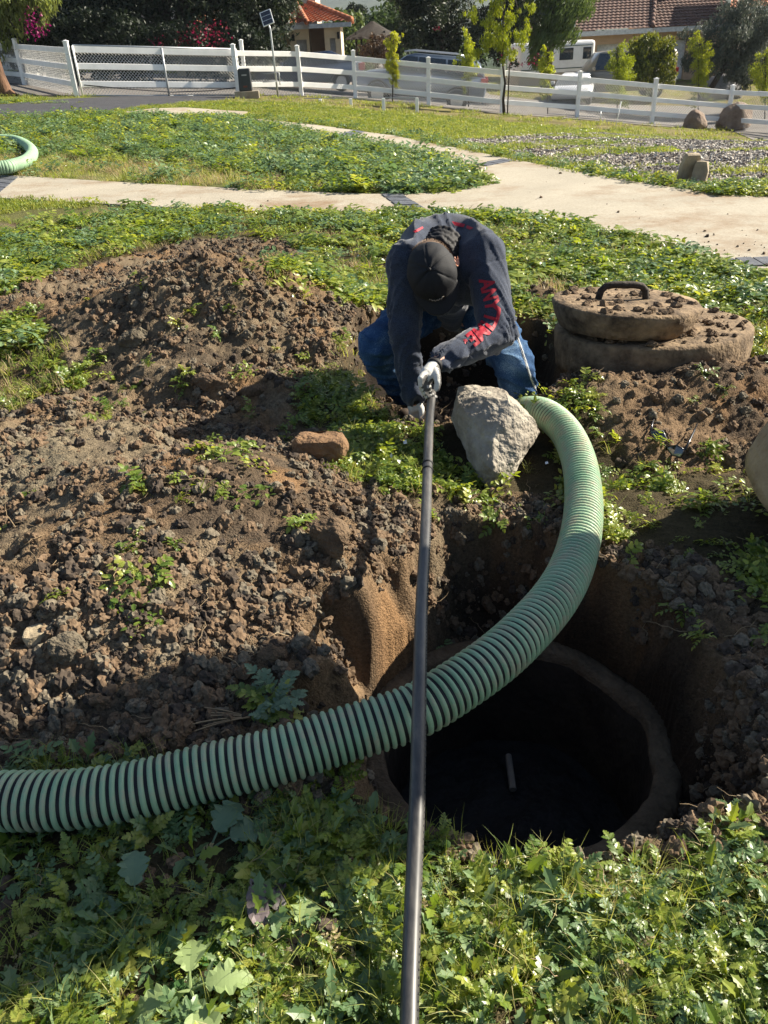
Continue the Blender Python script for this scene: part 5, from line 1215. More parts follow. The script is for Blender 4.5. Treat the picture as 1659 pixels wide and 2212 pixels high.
# left house
D1 = 41.0; gl = float(tilt(arr(-3.), arr(D1))[0]) - .2
hl = empty('cream_house', (atY(680, 100, D1).x, D1, gl), 0, 'cream house with orange tile roof behind the fence at the left', 'house'); ho = hl.location.copy(); hr_ = hr; hr = hl
Y = [atY(p, 100, D1).x for p in (560, 627, 640, 663, 669, 703, 714, 738)]; e1 = RZ(690, 58, D1); t1 = RZ(690, 84, D1)
bxw(Y[0] - 4, Y[1], D1 + .8, D1 + 7, gl, e1 - .003, 'wall', CREAM)
bxw(Y[1], Y[2], D1, D1 + 6, gl, e1, 'pillar', CREAM); bxw(Y[2], Y[3], D1 + .004, D1 + 6, t1, e1 - .002, 'wall', CREAM); bxw(Y[3], Y[4], D1, D1 + 6, gl, e1, 'pillar', CREAM); bxw(Y[2], Y[3], D1 + .4, D1 + .5, gl, t1, 'garage_door', GDOOR)
bxw(Y[4], Y[5], D1 + 1.4, D1 + 6, gl, e1 - .004, 'wall', STUC); bxw(Y[5], Y[6], D1 - .4, D1 + 6, gl, e1, 'pillar', CREAM); bxw(Y[6], Y[7] - .25, D1 - .396, D1 + 6, t1, e1 - .002, 'wall', CREAM); bxw(Y[7] - .25, Y[7], D1 - .4, D1 + 6, gl, e1, 'pillar', CREAM); bxw(Y[6], Y[7] - .25, D1, D1 + .1, gl, t1, 'garage_door', GDOOR)
for x in (Y[2] - .1, Y[7] - .1): k = MB(); k.box(Vector((x, D1 - (.08 if x < Y[4] else .5), gl + 2.0)) - ho, (.06, .06, .13)); k.build('wall_lamp', TRIM, hl, bev=.015, seg=1)
bxw(Y[0] - 4, Y[4] + .1, D1 - .55, D1 - .43, e1 - .06, e1 + .11, 'fascia', FASC); bxw(Y[4] + .1, Y[7] + .5, D1 - .95, D1 - .83, e1 - .06, e1 + .11, 'fascia', FASC)
bxw(Y[0] - 4, Y[4] + .1, D1 - .43, D1 + .01, e1 - .02, e1 + .05, 'soffit', CREAM); bxw(Y[4] + .1, Y[7] + .5, D1 - .83, D1 - .39, e1 - .02, e1 + .05, 'soffit', CREAM)
ap = atY(655, 12, D1 + 4)
roofplane('roof', Vector((Y[4] - .2, D1 - .95, e1 + .1)) - ho, Vector((Y[7] + .55, D1 - .95, e1 + .1)) - ho, Vector((ap.x + .4, D1 + 3.5, ap.z)) - ho, Vector((ap.x - .4, D1 + 3.5, ap.z)) - ho, TILEO, hl, wave=.06, tile=.3)
roofplane('roof', Vector((Y[0] - 4, D1 - .55, e1 + .1)) - ho, Vector((Y[4] + .1, D1 - .55, e1 + .1)) - ho, Vector((ap.x, D1 + 3.5, ap.z)) - ho, Vector((Y[0] - 3, D1 + 3.5, ap.z)) - ho, TILEO, hl, wave=.06, tile=.3)
roofplane('roof', Vector((Y[7] + .55, D1 - .95, e1 + .1)) - ho, Vector((Y[7] + .55, D1 + 7, e1 + .1)) - ho, Vector((ap.x + .3, D1 + 5, ap.z)) - ho, Vector((ap.x + .3, D1 + 3.5, ap.z)) - ho, TILEO, hl, wave=.06, tile=.3)
ridgecap(Vector((Y[7] + .5, D1 - .9, e1 + .2)) - ho, Vector((ap.x + .3, D1 + 3.5, ap.z + .1)) - ho, TILEO, hl); ridgecap(Vector((Y[4], D1 - .9, e1 + .2)) - ho, Vector((ap.x - .3, D1 + 3.5, ap.z + .1)) - ho, TILEO, hl)
# white house glimpsed between the trees at the far left
D2 = 48.; k = MB(); wl_ = atY(122, 110, D2); zz_ = float(tilt(arr(wl_.x), arr(D2))[0]); wh_ = empty('white_house', (wl_.x, D2, zz_), 0, 'white house wall glimpsed through the dark trees at the left', 'house')
k.box((0, 3, 3.5), (3.2, 3, 3.6)); k.build('wall', mat('white_stucco', (.75, .73, .70), .9), wh_); k = MB(); k.box((0, 3, 7.3), (3.6, 3.4, .2)); k.build('roof', TILEO, wh_)
wl_ = atY(430, 110, D2 - 2); k = MB(); wh2 = empty('villa', (wl_.x, D2 - 2, zz_ - .4), 0, 'pale villa with an arched window hidden behind the dark trees', 'house'); k.box((0, 3, 2.2), (6, 3, 2.6)); k.build('wall', mat('beige_stucco', (.52, .45, .37), .9), wh2); k = MB(); k.box((0, 3, 5.0), (6.6, 3.6, .2)); k.build('roof', TILEB, wh2)
k = MB(); V = [(2.9 + .9 * math.cos(a), -.02, 2.0 + .9 * math.sin(a)) for a in np.linspace(0, math.pi, 14)] + [(2.0, -.02, .9), (3.8, -.02, .9)]; k.add(V + [(a, .05, c_) for a, b_, c_ in V], [tuple(range(16))] + [(i, (i + 1) % 16, 16 + (i + 1) % 16, 16 + i) for i in range(16)]); k.build('window', GLASS, wh2)
# thatched gazebo
gzp = atY(806, 100, 50.); gzz = float(tilt(arr(gzp.x), arr(50.))[0]); gb = empty('thatched_gazebo', (gzp.x, 50., gzz), 0, 'small garden gazebo with a dark thatched conical roof', 'gazebo'); rt = atY(802, 46, 50).z - gzz; re_ = atY(806, 82, 50).z - gzz
THA = mat('thatch', (.04, .033, .027), .95, var=.5, scale=6); V, F = [], []
for i in range(9):
    t = i / 8
    for k_ in range(40): a = 2 * math.pi * k_ / 40; r = (.1 + 1.45 * t) * (1 + .03 * math.sin(k_ * 7.3 + i)); V.append((r * math.cos(a), r * math.sin(a), rt + (re_ - rt) * t ** .9 - (.06 * (k_ % 2) if i == 8 else 0)))
for i in range(8):
    for k_ in range(40): F.append((i * 40 + k_, i * 40 + (k_ + 1) % 40, (i + 1) * 40 + (k_ + 1) % 40, (i + 1) * 40 + k_))
mobj('roof', V, F, THA, gb)
for a in range(4): aa = a * math.pi / 2 + .6; k = MB(); k.tube([(1.1 * math.cos(aa), 1.1 * math.sin(aa), 0), (1.1 * math.cos(aa), 1.1 * math.sin(aa), re_ + .3)], .06, 8); k.build('post', TRIM, gb)
# distant street lamp
sl_ = atY(778, 100, 90.); k = MB(); z0 = float(tilt(arr(sl_.x), arr(90.))[0]); zt = atY(775, 43, 90).z - z0; k.tube([(0, 0, 0), (0, 0, zt - .4), (-.25, 0, zt), (-1.1, 0, zt + .1)], [.09, .08, .07, .06], 8); lo_ = k.build('street_lamp', WHITE, None, True); lo_.location = (sl_.x, 90., z0); tag(lo_, 'tiny pale street lamp far off between the house and the gazebo', 'street lamp')

# ================================================================== TREES
BARK = mat('dark_bark', (.055, .042, .034), .95, var=.5, scale=7, bump=.02, bscale=20, stretch=(1, 1, .25)); BARKR = mat('reddish_bark', (.19, .105, .06), .95, var=.6, scale=9, bump=.03, bscale=14, stretch=(1, 1, .3), col2=(.055, .033, .024))
def leafcloud(centers, radii, n, size, rs, flat=.6, stretchz=1.0, droop=None, elong=2.2):
    c_ = np.array(centers); r_ = np.array(radii); w = r_ ** 2; pick = rs.choice(len(c_), n, p=w / w.sum())
    d = rs.normal(size=(n, 3)); d /= np.linalg.norm(d, axis=1)[:, None]; rad = rs.random(n) ** .45
    P = c_[pick] + d * (r_[pick] * rad)[:, None] * np.array([1, 1, stretchz])
    a = rs.normal(size=(n, 3)); 
    if droop is not None: a = a * .45 + np.array(droop)
    a /= np.linalg.norm(a, axis=1)[:, None]; b_ = np.cross(a, rs.normal(size=(n, 3))); b_ /= np.linalg.norm(b_, axis=1)[:, None]
    s_ = size * (.6 + .8 * rs.random(n))[:, None]; nrm = np.cross(a, b_)
    V = np.stack([P - a * s_ * elong / 2, P + b_ * s_ * .42 + nrm * s_ * .1, P + a * s_ * elong / 2, P - b_ * s_ * .42 + nrm * s_ * .1], 1).reshape(-1, 3); F = np.arange(4 * n).reshape(n, 4); return V, F
def tree(name, g, clumps, n, size, lm, label, cat='tree', trunk=None, tr=.12, tm=None, droop=None, seed=0, elong=2.2, group=None, flowers=None, sub=None):
    rs = np.random.default_rng(seed + 100); root = empty(name, g, 0, label, cat, group); go_ = np.array(g)
    C = [c_[0] for c_ in clumps]; Rr = [c_[1] for c_ in clumps]; C2, R2 = [], []
    for c0, r0 in zip(C, Rr):      # break each large mass up into uneven clumps
        k_ = sub or max(5, int(14 * min(1, r0 / .8)))
        for _ in range(k_):
            d = rs.normal(size=3); d /= np.linalg.norm(d); C2.append(np.array(c0) + d * r0 * (.35 + .6 * rs.random())); R2.append(r0 * (.16 + .26 * rs.random()))
        C2.append(np.array(c0)); R2.append(r0 * .55)
    V, F = leafcloud(C2, R2, n, size, rs, droop=droop, elong=elong); mobj('crown', V - go_, F, lm, root)
    if trunk:
        k = MB()
        for ch in trunk: k.tube([Vector(p) - Vector(g) for p in ch[0]], ch[1], 10)
        k.build('trunk', tm or BARK, root, True)
        if n > 1500:
            k = MB(); t0 = Vector(trunk[0][0][-1]); 
            for i in rs.choice(len(C2), min(16, len(C2)), replace=False):
                e_ = Vector(C2[i]); m_ = t0.lerp(e_, .5) + Vector((0, 0, .1 * (e_ - t0).length)); k.tube([t0 - Vector(g), m_ - Vector(g), e_ - Vector(g)], [tr * .35, tr * .22, tr * .08], 5)
            k.build('branches', tm or BARK, root, True)['kind'] = 'stuff'
    if flowers:
        fm, fn, fs, fc = flowers; V, F = leafcloud([c_[0] for c_ in fc], [c_[1] for c_ in fc], fn, fs, rs, elong=1.3); mobj('blossoms', V - go_, F, fm, root)['kind'] = 'stuff'
    return root
LDK = leafmat('dark_leaves', [(.008, .015, .007), (.015, .026, .010), (.026, .037, .014)], .2); LMD = leafmat('mid_leaves', [(.03, .055, .015), (.05, .085, .022), (.075, .11, .03)], .3)
LYG = leafmat('yellow_green_leaves', [(.12, .17, .02), (.24, .30, .03), (.44, .46, .06)], .45); LOL = leafmat('olive_leaves', [(.05, .065, .045), (.085, .10, .075), (.13, .145, .115)], .2); LPP = leafmat('pepper_leaves', [(.10, .15, .03), (.16, .20, .05), (.22, .25, .07)], .45); LCY = leafmat('cypress_leaves', [(.05, .09, .025), (.085, .135, .035), (.13, .18, .05)], .3)
MAG = leafmat('magenta_blossom', [(.16, .006, .07), (.26, .01, .10)], .3); CRM = leafmat('crimson_blossom', [(.14, .008, .02), (.24, .012, .035)], .3)
def tz(x, y): return float(tilt(arr(x), arr(y))[0])
RM = 1.0
def cl(L, Y, fY=None): return [(tuple(atY(a, b_, Y if len(q) == 0 else q[0])), r * RM) for (a, b_, r, *q) in L]
def gY(px, Y): p = atY(px, 100, Y); return (p.x, Y, tz(p.x, Y))
RM = 1.17
# large dark tree behind the gate with forked trunk
Y = 36.; g = gY(380, Y)
T = lambda L, Y: [tuple(atY(a, b_, Y)) for a, b_ in L]
tree('dark_tree', g, cl([(300, -40, 3.0), (460, -50, 3.0), (200, 10, 2.0), (560, -10, 2.0), (540, 45, 1.2), (250, 60, 1.1), (160, 60, 1.3), (470, 50, 1.2), (330, 30, 1.2), (590, 20, 1.0)], Y), 26000, .10, LDK, 'large dark tree with a forked trunk behind the gate', trunk=[(T([(395, 125), (385, 80), (395, 30), (402, -20)], Y), [.34, .30, .26, .2]), (T([(385, 95), (362, 60), (352, 20), (345, -30)], Y), [.26, .24, .22, .18]), (T([(355, 45), (300, 25), (250, 15)], Y), [.1, .07, .04]), (T([(395, 35), (430, 15), (450, -20)], Y), [.1, .08, .06])], tr=.3, seed=1)
Y = 38.; g = gY(80, Y)
tree('dark_tree', g, cl([(60, -70, 2.6), (180, -60, 2.6), (170, 20, 1.2), (240, 30, 1.5), (20, -20, 1.2)], Y), 14000, .10, LDK, 'dark tree at the far left with a leaning black trunk and bright gaps', trunk=[(T([(62, 125), (64, 60), (50, 0), (40, -40)], Y), [.34, .30, .26, .2]), (T([(160, 120), (158, 60), (130, 20), (110, -20)], Y), [.2, .18, .15, .12])], tr=.3, seed=2)
Y = 32.; tree('pepper_tree', gY(0, Y), cl([(-20, 10, 1.1), (20, 30, .7), (8, 70, .5), (60, 15, .55), (100, 10, .5), (-60, 40, 1.2), (30, -20, .9)], Y), 7000, .055, LPP, 'yellow green weeping pepper tree foliage hanging in at the upper left corner', trunk=[(T([(-30, 190), (-20, 100), (-15, 20)], Y), [.2, .17, .12])], droop=(0, 0, -1.2), seed=3, elong=4)
Y = 33.; tree('dark_hedge', gY(200, Y), cl([(40, 105, .8), (90, 95, .9), (150, 95, 1.0), (220, 95, 1.0), (290, 95, .9), (350, 100, .9), (430, 98, .9), (500, 95, .9), (560, 95, .8), (120, 70, .8), (200, 70, .8), (600, 100, .5), (250, 110, 1.0), (400, 115, .9), (520, 115, .8)], Y), 24000, .075, LDK, 'long dark hedge with magenta and crimson blossom behind the gate', 'hedge', seed=4, flowers=(CRM, 330, .06, cl([(430, 82, .5, Y - 1.0), (470, 75, .45, Y - 1), (400, 90, .35, Y - 1), (340, 95, .3, Y - 1)], Y)))
Y = 32.3; tree('bougainvillea', gY(75, Y), cl([(78, 50, .5), (72, 70, .4), (85, 35, .35)], Y), 700, .07, LDK, 'magenta bougainvillea climbing in the dark tree at the left', 'shrub', seed=5, flowers=(MAG, 170, .07, cl([(78, 48, .45, Y - .6), (74, 68, .3, Y - .6)], Y)))
Y = 38.; tree('dark_tree', gY(560, Y), cl([(510, -30, 2.2), (570, 5, 1.3), (560, 40, 1.1), (500, 60, 1.2), (600, -25, 1.3), (540, 85, .8), (590, 30, .6)], Y), 13000, .09, leafmat('grey_green_leaves', [(.02, .034, .014), (.045, .062, .022), (.085, .10, .035)], .25), 'loose grey green tree beside the cream house', trunk=[(T([(565, 140), (560, 70), (550, 10)], Y), [.2, .17, .14])], seed=6)
Y = 38.; tree('dark_tree', gY(940, Y), cl([(930, 30, 1.5), (900, 70, .8), (960, 90, .9), (1000, 40, 1.2), (930, -40, 2.0), (1030, 90, .8), (1080, 110, .7), (1080, 60, .8), (890, 20, .8), (1110, 20, 1.0), (900, 105, .7)], Y), 20000, .075, LDK, 'tall dense dark evergreen behind the parked silver blue car', seed=7, trunk=[(T([(950, 190), (950, 80)], Y), [.2, .15])], flowers=(CRM, 110, .06, cl([(945, 60, .15, Y - 1.5), (1070, 20, .12, Y - 1.5), (1090, 130, .3, Y - 1.3), (1130, 140, .3, Y - 1.3), (1160, 125, .25, Y - 1.3), (1150, 60, .15, Y - 1.3), (1110, 105, .25, Y - 1.3)], Y)))
Y = 39.; tree('feathery_tree', gY(1190, Y), cl([(1190, 20, 1.4), (1230, -30, 1.4), (1170, 80, .9), (1210, 60, .7), (1150, 0, 1.2), (1160, 115, .6), (1250, -10, .8)], Y), 16000, .06, LCY, 'feathery green tree rising left of the tan house', seed=8, trunk=[(T([(1180, 200), (1190, 100), (1190, 10)], Y), [.16, .14, .1])], droop=(.8, 0, 1.2), elong=4)
# brown bush and trees by the gazebo
Y = 48.; tree('brown_bush', gY(812, Y), cl([(800, 112, .8), (825, 105, .8), (812, 95, .6)], Y), 2600, .08, leafmat('brown_leaves', [(.05, .03, .018), (.09, .06, .03)], .15), 'reddish brown bush in front of the thatched gazebo', 'shrub', seed=9)
for i, (px, py, r_, Yt, lm_, lb) in enumerate([(765, 85, 1.4, 60, LMD, 'mid green tree just right of the cream house'), (835, 60, 2.0, 62, LMD, 'rounded green tree behind the thatched gazebo'), (773, 32, 1.1, 78, LDK, 'dark conifer standing against the hill'), (872, 40, 1.8, 70, LMD, 'green tree rising at the left of the tall dark evergreen'), (740, 100, 1.6, 52, LMD, 'low green tree behind the right corner of the cream house')]):
    tree('distant_tree', gY(px, Yt), cl([(px, py, r_), (px + 8, py + 30, r_ * .9), (px - 12, py + 20, r_ * .8)], Yt), 5200, .16, lm_, lb, seed=20 + i, trunk=[(T([(px, 150), (px, py)], Yt), [.2, .1])], group='trees far off by the gazebo')
RM = 1.0
# young staked tree in the lawn
g = onG(1089, 248, tilt); Y = g.y; yt = tree('young_tree', g, cl([(1085, 75, .55), (1050, 90, .38), (1125, 85, .38), (1060, 50, .35), (1105, 40, .36), (1140, 60, .25), (1020, 30, .30), (1150, 18, .25), (1075, 15, .4), (1095, 115, .35), (1030, 115, .25), (1100, -20, .45), (1040, -5, .3)], Y), 6500, .024, LYG, 'young feathery yellow green tree tied to a stake in the lawn', seed=30, trunk=[(T([(1089, 252), (1087, 215), (1091, 180), (1086, 140), (1086, 60), (1087, 10), (1090, -50)], Y), [.055, .045, .035, .03, .022, .018, .012]), (T([(1086, 100), (1060, 60), (1035, 20)], Y), [.014, .010, .006]), (T([(1087, 60), (1120, 20), (1140, -10)], Y), [.012, .008, .006])], tr=.03, droop=(0, 0, -.9), elong=4.5)
k = MB(); sp_ = [Vector(p) - g for p in T([(1096, 246), (1100, 150), (1101, 138)], Y)]; k.tube(sp_, .022, 7); k.build('stake', BARK, yt, True)
# columnar saplings along the fence (some before it, some beyond)
for i, (px, gy_, top, r_, fr_, lb, lm_) in enumerate([(848, 222, 62, .36, .4, 'slim yellow green sapling in front of the silver blue car bonnet', LYG), (1012, 232, 58, .40, .45, 'slim yellow green sapling in front of the silver blue car boot', LYG), (1183, 246, 92, .34, .3, 'thin yellow green sapling right of the young staked tree', LYG),
        (1333, 258, 92, .60, .5, 'bushy yellow green sapling in front of the beige van', LYG), (1508, 262, 66, .58, .6, 'tallest bright yellow green sapling before the white garage door', LYG), (1652, 262, 112, .62, .5, 'yellow green sapling at the right edge behind the fence', LYG)]):
    g = onG(px, gy_, tilt) + Vector((0, .55, 0)); Y = g.y; n_ = 15; L = []
    for j in range(n_): t = j / (n_ - 1); py_ = top + 8 + (gy_ - 45 - top) * t; L.append((px + random.uniform(-11, 11) * r_ / .4, py_, r_ * (.25 + .55 * math.sin(math.pi * min(1, .12 + .8 * t))) * random.uniform(.7, 1.2)))
    tree('sapling', g, cl(L, Y), 3600 if r_ < .45 else 6500, .030, lm_, lb, 'sapling', seed=40 + i, trunk=[(T([(px, gy_), (px + 1, (gy_ + top) / 2), (px, top + 10)], Y), [.022, .018, .008])], tr=.02, group='saplings along the white fence', droop=(0, 0, .6), elong=2.2, sub=5)
g = onG(1400, 200, tilt); Y = 39.; RM = 1.15; tree('shrub', gY(1400, Y), cl([(1400, 140, .9), (1375, 125, .7), (1425, 120, .7), (1400, 100, .6), (1390, 160, .9), (1430, 150, .8), (1435, 100, .35), (1360, 150, .6)], Y), 9000, .07, leafmat('shrub_leaves', [(.03, .05, .012), (.07, .10, .018), (.20, .22, .03)], .35), 'large mid green shrub in front of the garages', 'shrub', seed=60, droop=(0, 0, .8))
Y = 38.; tree('olive_tree', gY(1590, Y), cl([(1560, 90, 1.1), (1610, 80, 1.3), (1520, 110, .7), (1640, 60, 1.0), (1590, 50, .9), (1550, 140, .7), (1610, 140, .9), (1480, 75, .35), (1490, 130, .4), (1660, 120, .9), (1600, 170, .5)], Y), 22000, .045, LOL, 'wide grey green olive tree before the right end of the house', seed=61, trunk=[(T([(1530, 200), (1555, 160), (1590, 110)], Y), [.12, .11, .08])], tr=.1, droop=(.2, 0, .7), elong=3.5)
RM = 1.0
# leaning trunk at the left edge, crown above the picture
g = onG(8, 208, tilt); Y = g.y
tree('leaning_tree', g, cl([(-260, -330, 1.4), (-330, -250, 1.3), (-200, -420, 1.3), (-400, -380, 1.4)], Y), 9000, .07, LMD, 'thick reddish barked trunk leaning in at the left edge of the lawn', seed=62, trunk=[(T([(22, 215), (10, 200), (-4, 165), (-18, 120), (-60, -20), (-130, -160), (-230, -320)], Y), [.27, .23, .20, .19, .17, .13, .08])], tr=.14, tm=BARKR)
# unseen tree added right of the frame so its trunk shades the manhole
q_, s_ = 1.235, 3.05; tx, ty = s_ * math.cos(R(20)) - q_ * math.sin(R(20)), s_ * math.sin(R(20)) + q_ * math.cos(R(20))
g = Vector((tx, ty, 0)); rsq = random.Random(4)
tree('shadow_tree', g, [((tx + dx, ty + dy, 8.6 + dz), 1.0) for dx, dy, dz in ((0, 0, 0), (.8, .3, .4), (-.7, .4, .5), (.2, -.9, .6), (0, .7, 1.2), (.3, -.2, 1.6))], 9000, .08, LMD, 'added unseen tall tree whose stout trunk throws a shadow over the manhole pit', seed=63, trunk=[([(tx, ty, -.3), (tx, ty, 0), (tx + .02, ty, .5), (tx, ty + .03, 2), (tx - .02, ty, 4), (tx, ty, 7), (tx, ty, 8.6)], [.46, .40, .365, .35, .34, .26, .14])], tr=.2, tm=BARKR)

# ================================================================== HILLS AND SKY EDGE
xs_ = np.linspace(-1950, 2150, 300); yr = np.linspace(0, 1, 26); hx, ht = np.meshgrid(xs_, yr, indexing='ij')
hy = 700 + 900 * ht; hh_ = (60 + 90 * fbm(hx / 420, hx * 0 + 1, 4, 90) ) * sst(0, .75, ht) + 22 * (fbm(hx / 70, hy / 70, 5, 91) - .5) * sst(0, .2, ht) - 12 * (1 - sst(0, .1, ht))
i3 = np.arange(hx.size).reshape(hx.shape)
HILM = mat('chaparral', (.050, .065, .032), .95, var=.6, scale=.02, bump=1.5, bscale=.08, col2=(.022, .035, .02)); 
for nn in MATS['chaparral'].node_tree.nodes:
    pass
hl_ = mobj('hills', np.stack([hx.ravel(), hy.ravel(), hh_.ravel()], 1), np.stack([i3[:-1, :-1], i3[1:, :-1], i3[1:, 1:], i3[:-1, 1:]], -1).reshape(-1, 4), HILM, None, True); tag(hl_, 'wooded hills rising beyond the houses', None, None, 'structure')
# belt of trees between the last houses and the hills
rs = np.random.default_rng(77); nb_ = 900; bx_ = rs.uniform(-220, 260, nb_); by_ = rs.uniform(75, 330, nb_); bz_ = tilt(bx_, by_); C = np.stack([bx_, by_, bz_ + rs.uniform(.5, 2.2, nb_)], 1); V, F = leafcloud(C, rs.uniform(1.5, 3.8, nb_), 60000, .45, rs, elong=1.4)
o = mobj('distant_woods', V, F, LMD); tag(o, 'far belt of rounded trees below the hills', 'woods', None, 'stuff')

# thin air between here and the hills
k = MB(); k.box((100, 810, 128), (2100, 840, 133)); hzb = k.build('haze'); hm = bpy.data.materials.new('haze'); hm.use_nodes = True; hn = hm.node_tree.nodes; hn.remove(hn['Principled BSDF']); pv = hn.new('ShaderNodeVolumePrincipled'); pv.inputs['Density'].default_value = .0002; pv.inputs['Color'].default_value = (.72, .82, .95, 1); pv.inputs['Anisotropy'].default_value = .2
hm.node_tree.links.new(pv.outputs[0], hn['Material Output'].inputs['Volume']); hzb.data.materials.append(hm); tag(hzb, 'thin blue haze in front of the hills', None, None, 'stuff')
# ================================================================== WEEDS, GRASS, CLODS
def pt(v): return tuple(map(float, v))
def leaflet(mb, base_, d, up, L, W, lobes=2, cup=.18, mi=0):
    """a toothed leaf blade: creased along the middle, drooping at the tip"""
    d = d.normalized(); s_ = d.cross(up).normalized(); n_ = s_.cross(d).normalized()
    if lobes == 0: prof = [(0, .0), (.3, .42), (.65, .46), (1, 0)]
    elif lobes == 1: prof = [(0, .06), (.18, .36), (.32, .50), (.42, .36), (.60, .46), (.72, .28), (.88, .24), (1, 0)]
    else: prof = [(0, .05), (.12, .30), (.24, .54), (.33, .30), (.48, .56), (.58, .30), (.74, .42), (.82, .20), (1, 0)]
    V = []; 
    for t, w in prof:
        c_ = base_ + d * (L * t) - n_ * (L * .22 * t * t); V.append(c_)
        if w > 0: V.append(c_ + s_ * (w * W) + n_ * (cup * w * W)); V.append(c_ - s_ * (w * W) + n_ * (cup * w * W))
        else: V += [c_, c_]
    F = []
    for i in range(len(prof) - 1):
        a = 3 * i; b_ = a + 3
        if i == len(prof) - 2: F += [(a, a + 1, b_), (a, b_, a + 2)]
        else: F += [(a, a + 1, b_ + 1, b_), (a, b_, b_ + 2, a + 2)]
    mb.add(V, F, mi)
def arc(base_, az, el0, L, droop, n=6):
    P = [Vector(base_)]; el = el0
    for i in range(n): d = Vector((math.cos(az) * math.cos(el), math.sin(az) * math.cos(el), math.sin(el))); P.append(P[-1] + d * (L / n)); el -= droop / n
    return P
def frond(mb, az, el, L, rs, lob=2, np_=5, w=1.0):
    P = arc((0, 0, 0), az, el, L, rs.uniform(.6, 1.5), 7); mb.tube(P, [L * .014] * 4 + [L * .008] * 4, 3, 0, False)
    for j in range(np_):
        t = .30 + .70 * j / (np_ - .5); i = min(6, int(t * 7)); p = P[i].lerp(P[i + 1], t * 7 - i) if i < 7 else P[-1]; d = (P[i + 1] - P[i]).normalized(); up = Vector((0, 0, 1)); s_ = d.cross(up).normalized()
        l_ = L * .30 * w * (1.15 - .5 * abs(t - .6)) * rs.uniform(.8, 1.2)
        for sg_ in (-1, 1): leaflet(mb, p, (s_ * sg_ + d * .75 + up * rs.uniform(-.1, .35)), up + d * rs.uniform(-.3, .3), l_, l_ * .62, lob)
    leaflet(mb, P[-1], (P[-1] - P[-2]) + Vector((0, 0, rs.uniform(-.01, .01))), Vector((0, 0, 1)), L * .34 * w, L * .24 * w, lob)
def proto_fern(seed, n=8, L=.10, lob=2, np_=4, w=1.0):
    rs = random.Random(seed); mb = MB()
    for i in range(n): frond(mb, rs.uniform(0, 6.28), rs.uniform(.15, 1.35), L * rs.uniform(.5, 1.15), rs, lob, np_, w)
    return mesh('weed', mb.V, mb.F, False)
def proto_broad(seed, n=7, L=.10):
    rs = random.Random(seed); mb = MB()
    for i in range(n):
        az = i * 2.4 + rs.uniform(-.3, .3); P = arc((0, 0, 0), az, rs.uniform(.3, 1.1), L * rs.uniform(.3, .6), .5, 3); mb.tube(P, L * .018, 3, 0, False); d = P[-1] - P[-2]; leaflet(mb, P[-1], d + Vector((0, 0, rs.uniform(-.02, .01))), Vector((0, 0, 1)), L * rs.uniform(.5, .9), L * rs.uniform(.30, .45), rs.choice([1, 2, 2]), .25)
    return mesh('broad_weed', mb.V, mb.F, False)
def proto_grass(seed, n=16, L=.10, w=.0022, spread=.03, bend=1.2):
    rs = random.Random(seed); mb = MB()
    for i in range(n):
        az = rs.uniform(0, 6.28); r = spread * math.sqrt(rs.random()); a0 = rs.uniform(0, 6.28); P = arc((r * math.cos(a0), r * math.sin(a0), 0), az, rs.uniform(.6, 1.5), L * rs.uniform(.5, 1.1), rs.uniform(.2, bend), 3); s_ = Vector((-math.sin(az), math.cos(az), 0)); V = []
        for j, p in enumerate(P): ww = w * (1 - j / 3.2); V += [p - s_ * ww, p + s_ * ww]
        mb.add(V, [(0, 1, 3, 2), (2, 3, 5, 4), (4, 5, 7, 6)])
    return mesh('grass_tuft', mb.V, mb.F, False)
def proto_patch(seed, n=46, R_=.11, s=.030, h=.05, lob=1):
    """low mat of small leaves, for the middle distance"""
    rs = random.Random(seed); mb = MB()
    for i in range(n):
        r = R_ * math.sqrt(rs.random()); a = rs.uniform(0, 6.28); z = h * (1 - (r / R_) ** 2 * .6) * rs.uniform(.25, 1.1); p = Vector((r * math.cos(a), r * math.sin(a), z)); az = rs.uniform(0, 6.28); l_ = s * rs.uniform(.6, 1.3)
        leaflet(mb, p, Vector((math.cos(az), math.sin(az), rs.uniform(-.3, .7))), Vector((rs.uniform(-.5, .5), rs.uniform(-.5, .5), 1)), l_, l_ * .6, 0 if rs.random() < .4 else lob)
    return mesh('weed_mat', mb.V, mb.F, False)
def proto_clod(seed):
    rs = random.Random(seed); bm = bmesh.new(); bmesh.ops.create_icosphere(bm, subdivisions=3, radius=1)
    for v in bm.verts: v.co *= 1 + .55 * mnoise.noise(v.co * 1.3 + Vector((seed * 3.1, 0, 0))) + .35 * mnoise.noise(v.co * 2.9 + Vector((0, seed, 0))) + .16 * mnoise.noise(v.co * 7 + Vector((0, seed, 4)))
    for v in bm.verts: v.co.z *= .75
    me = bpy.data.meshes.new('clod'); bm.to_mesh(me); bm.free(); return me
G1 = leafmat('weed_green', [(.060, .115, .020), (.12, .19, .030), (.23, .29, .045), (.40, .41, .09)], .45, .36, .6)
G2 = leafmat('weed_blue_green', [(.075, .14, .055), (.12, .20, .08), (.20, .27, .12)], .35, .42, .5)
G3 = leafmat('grass_green', [(.10, .165, .028), (.18, .25, .038), (.31, .33, .08), (.42, .37, .17)], .45)
G4 = leafmat('lawn_green', [(.11, .165, .027), (.19, .24, .04), (.33, .33, .09)], .4)
G5 = leafmat('dry_grass', [(.32, .26, .13), (.42, .34, .18)], .3)
def pts_in(n, x0, x1, y0, y1, dens):
    """random ground points kept with a probability given by dens(x, y)"""
    y = rng.uniform(y0, y1, n); x = rng.uniform(x0, x1, n); d = dens(x, y); k = rng.random(n) < d; return x[k], y[k]
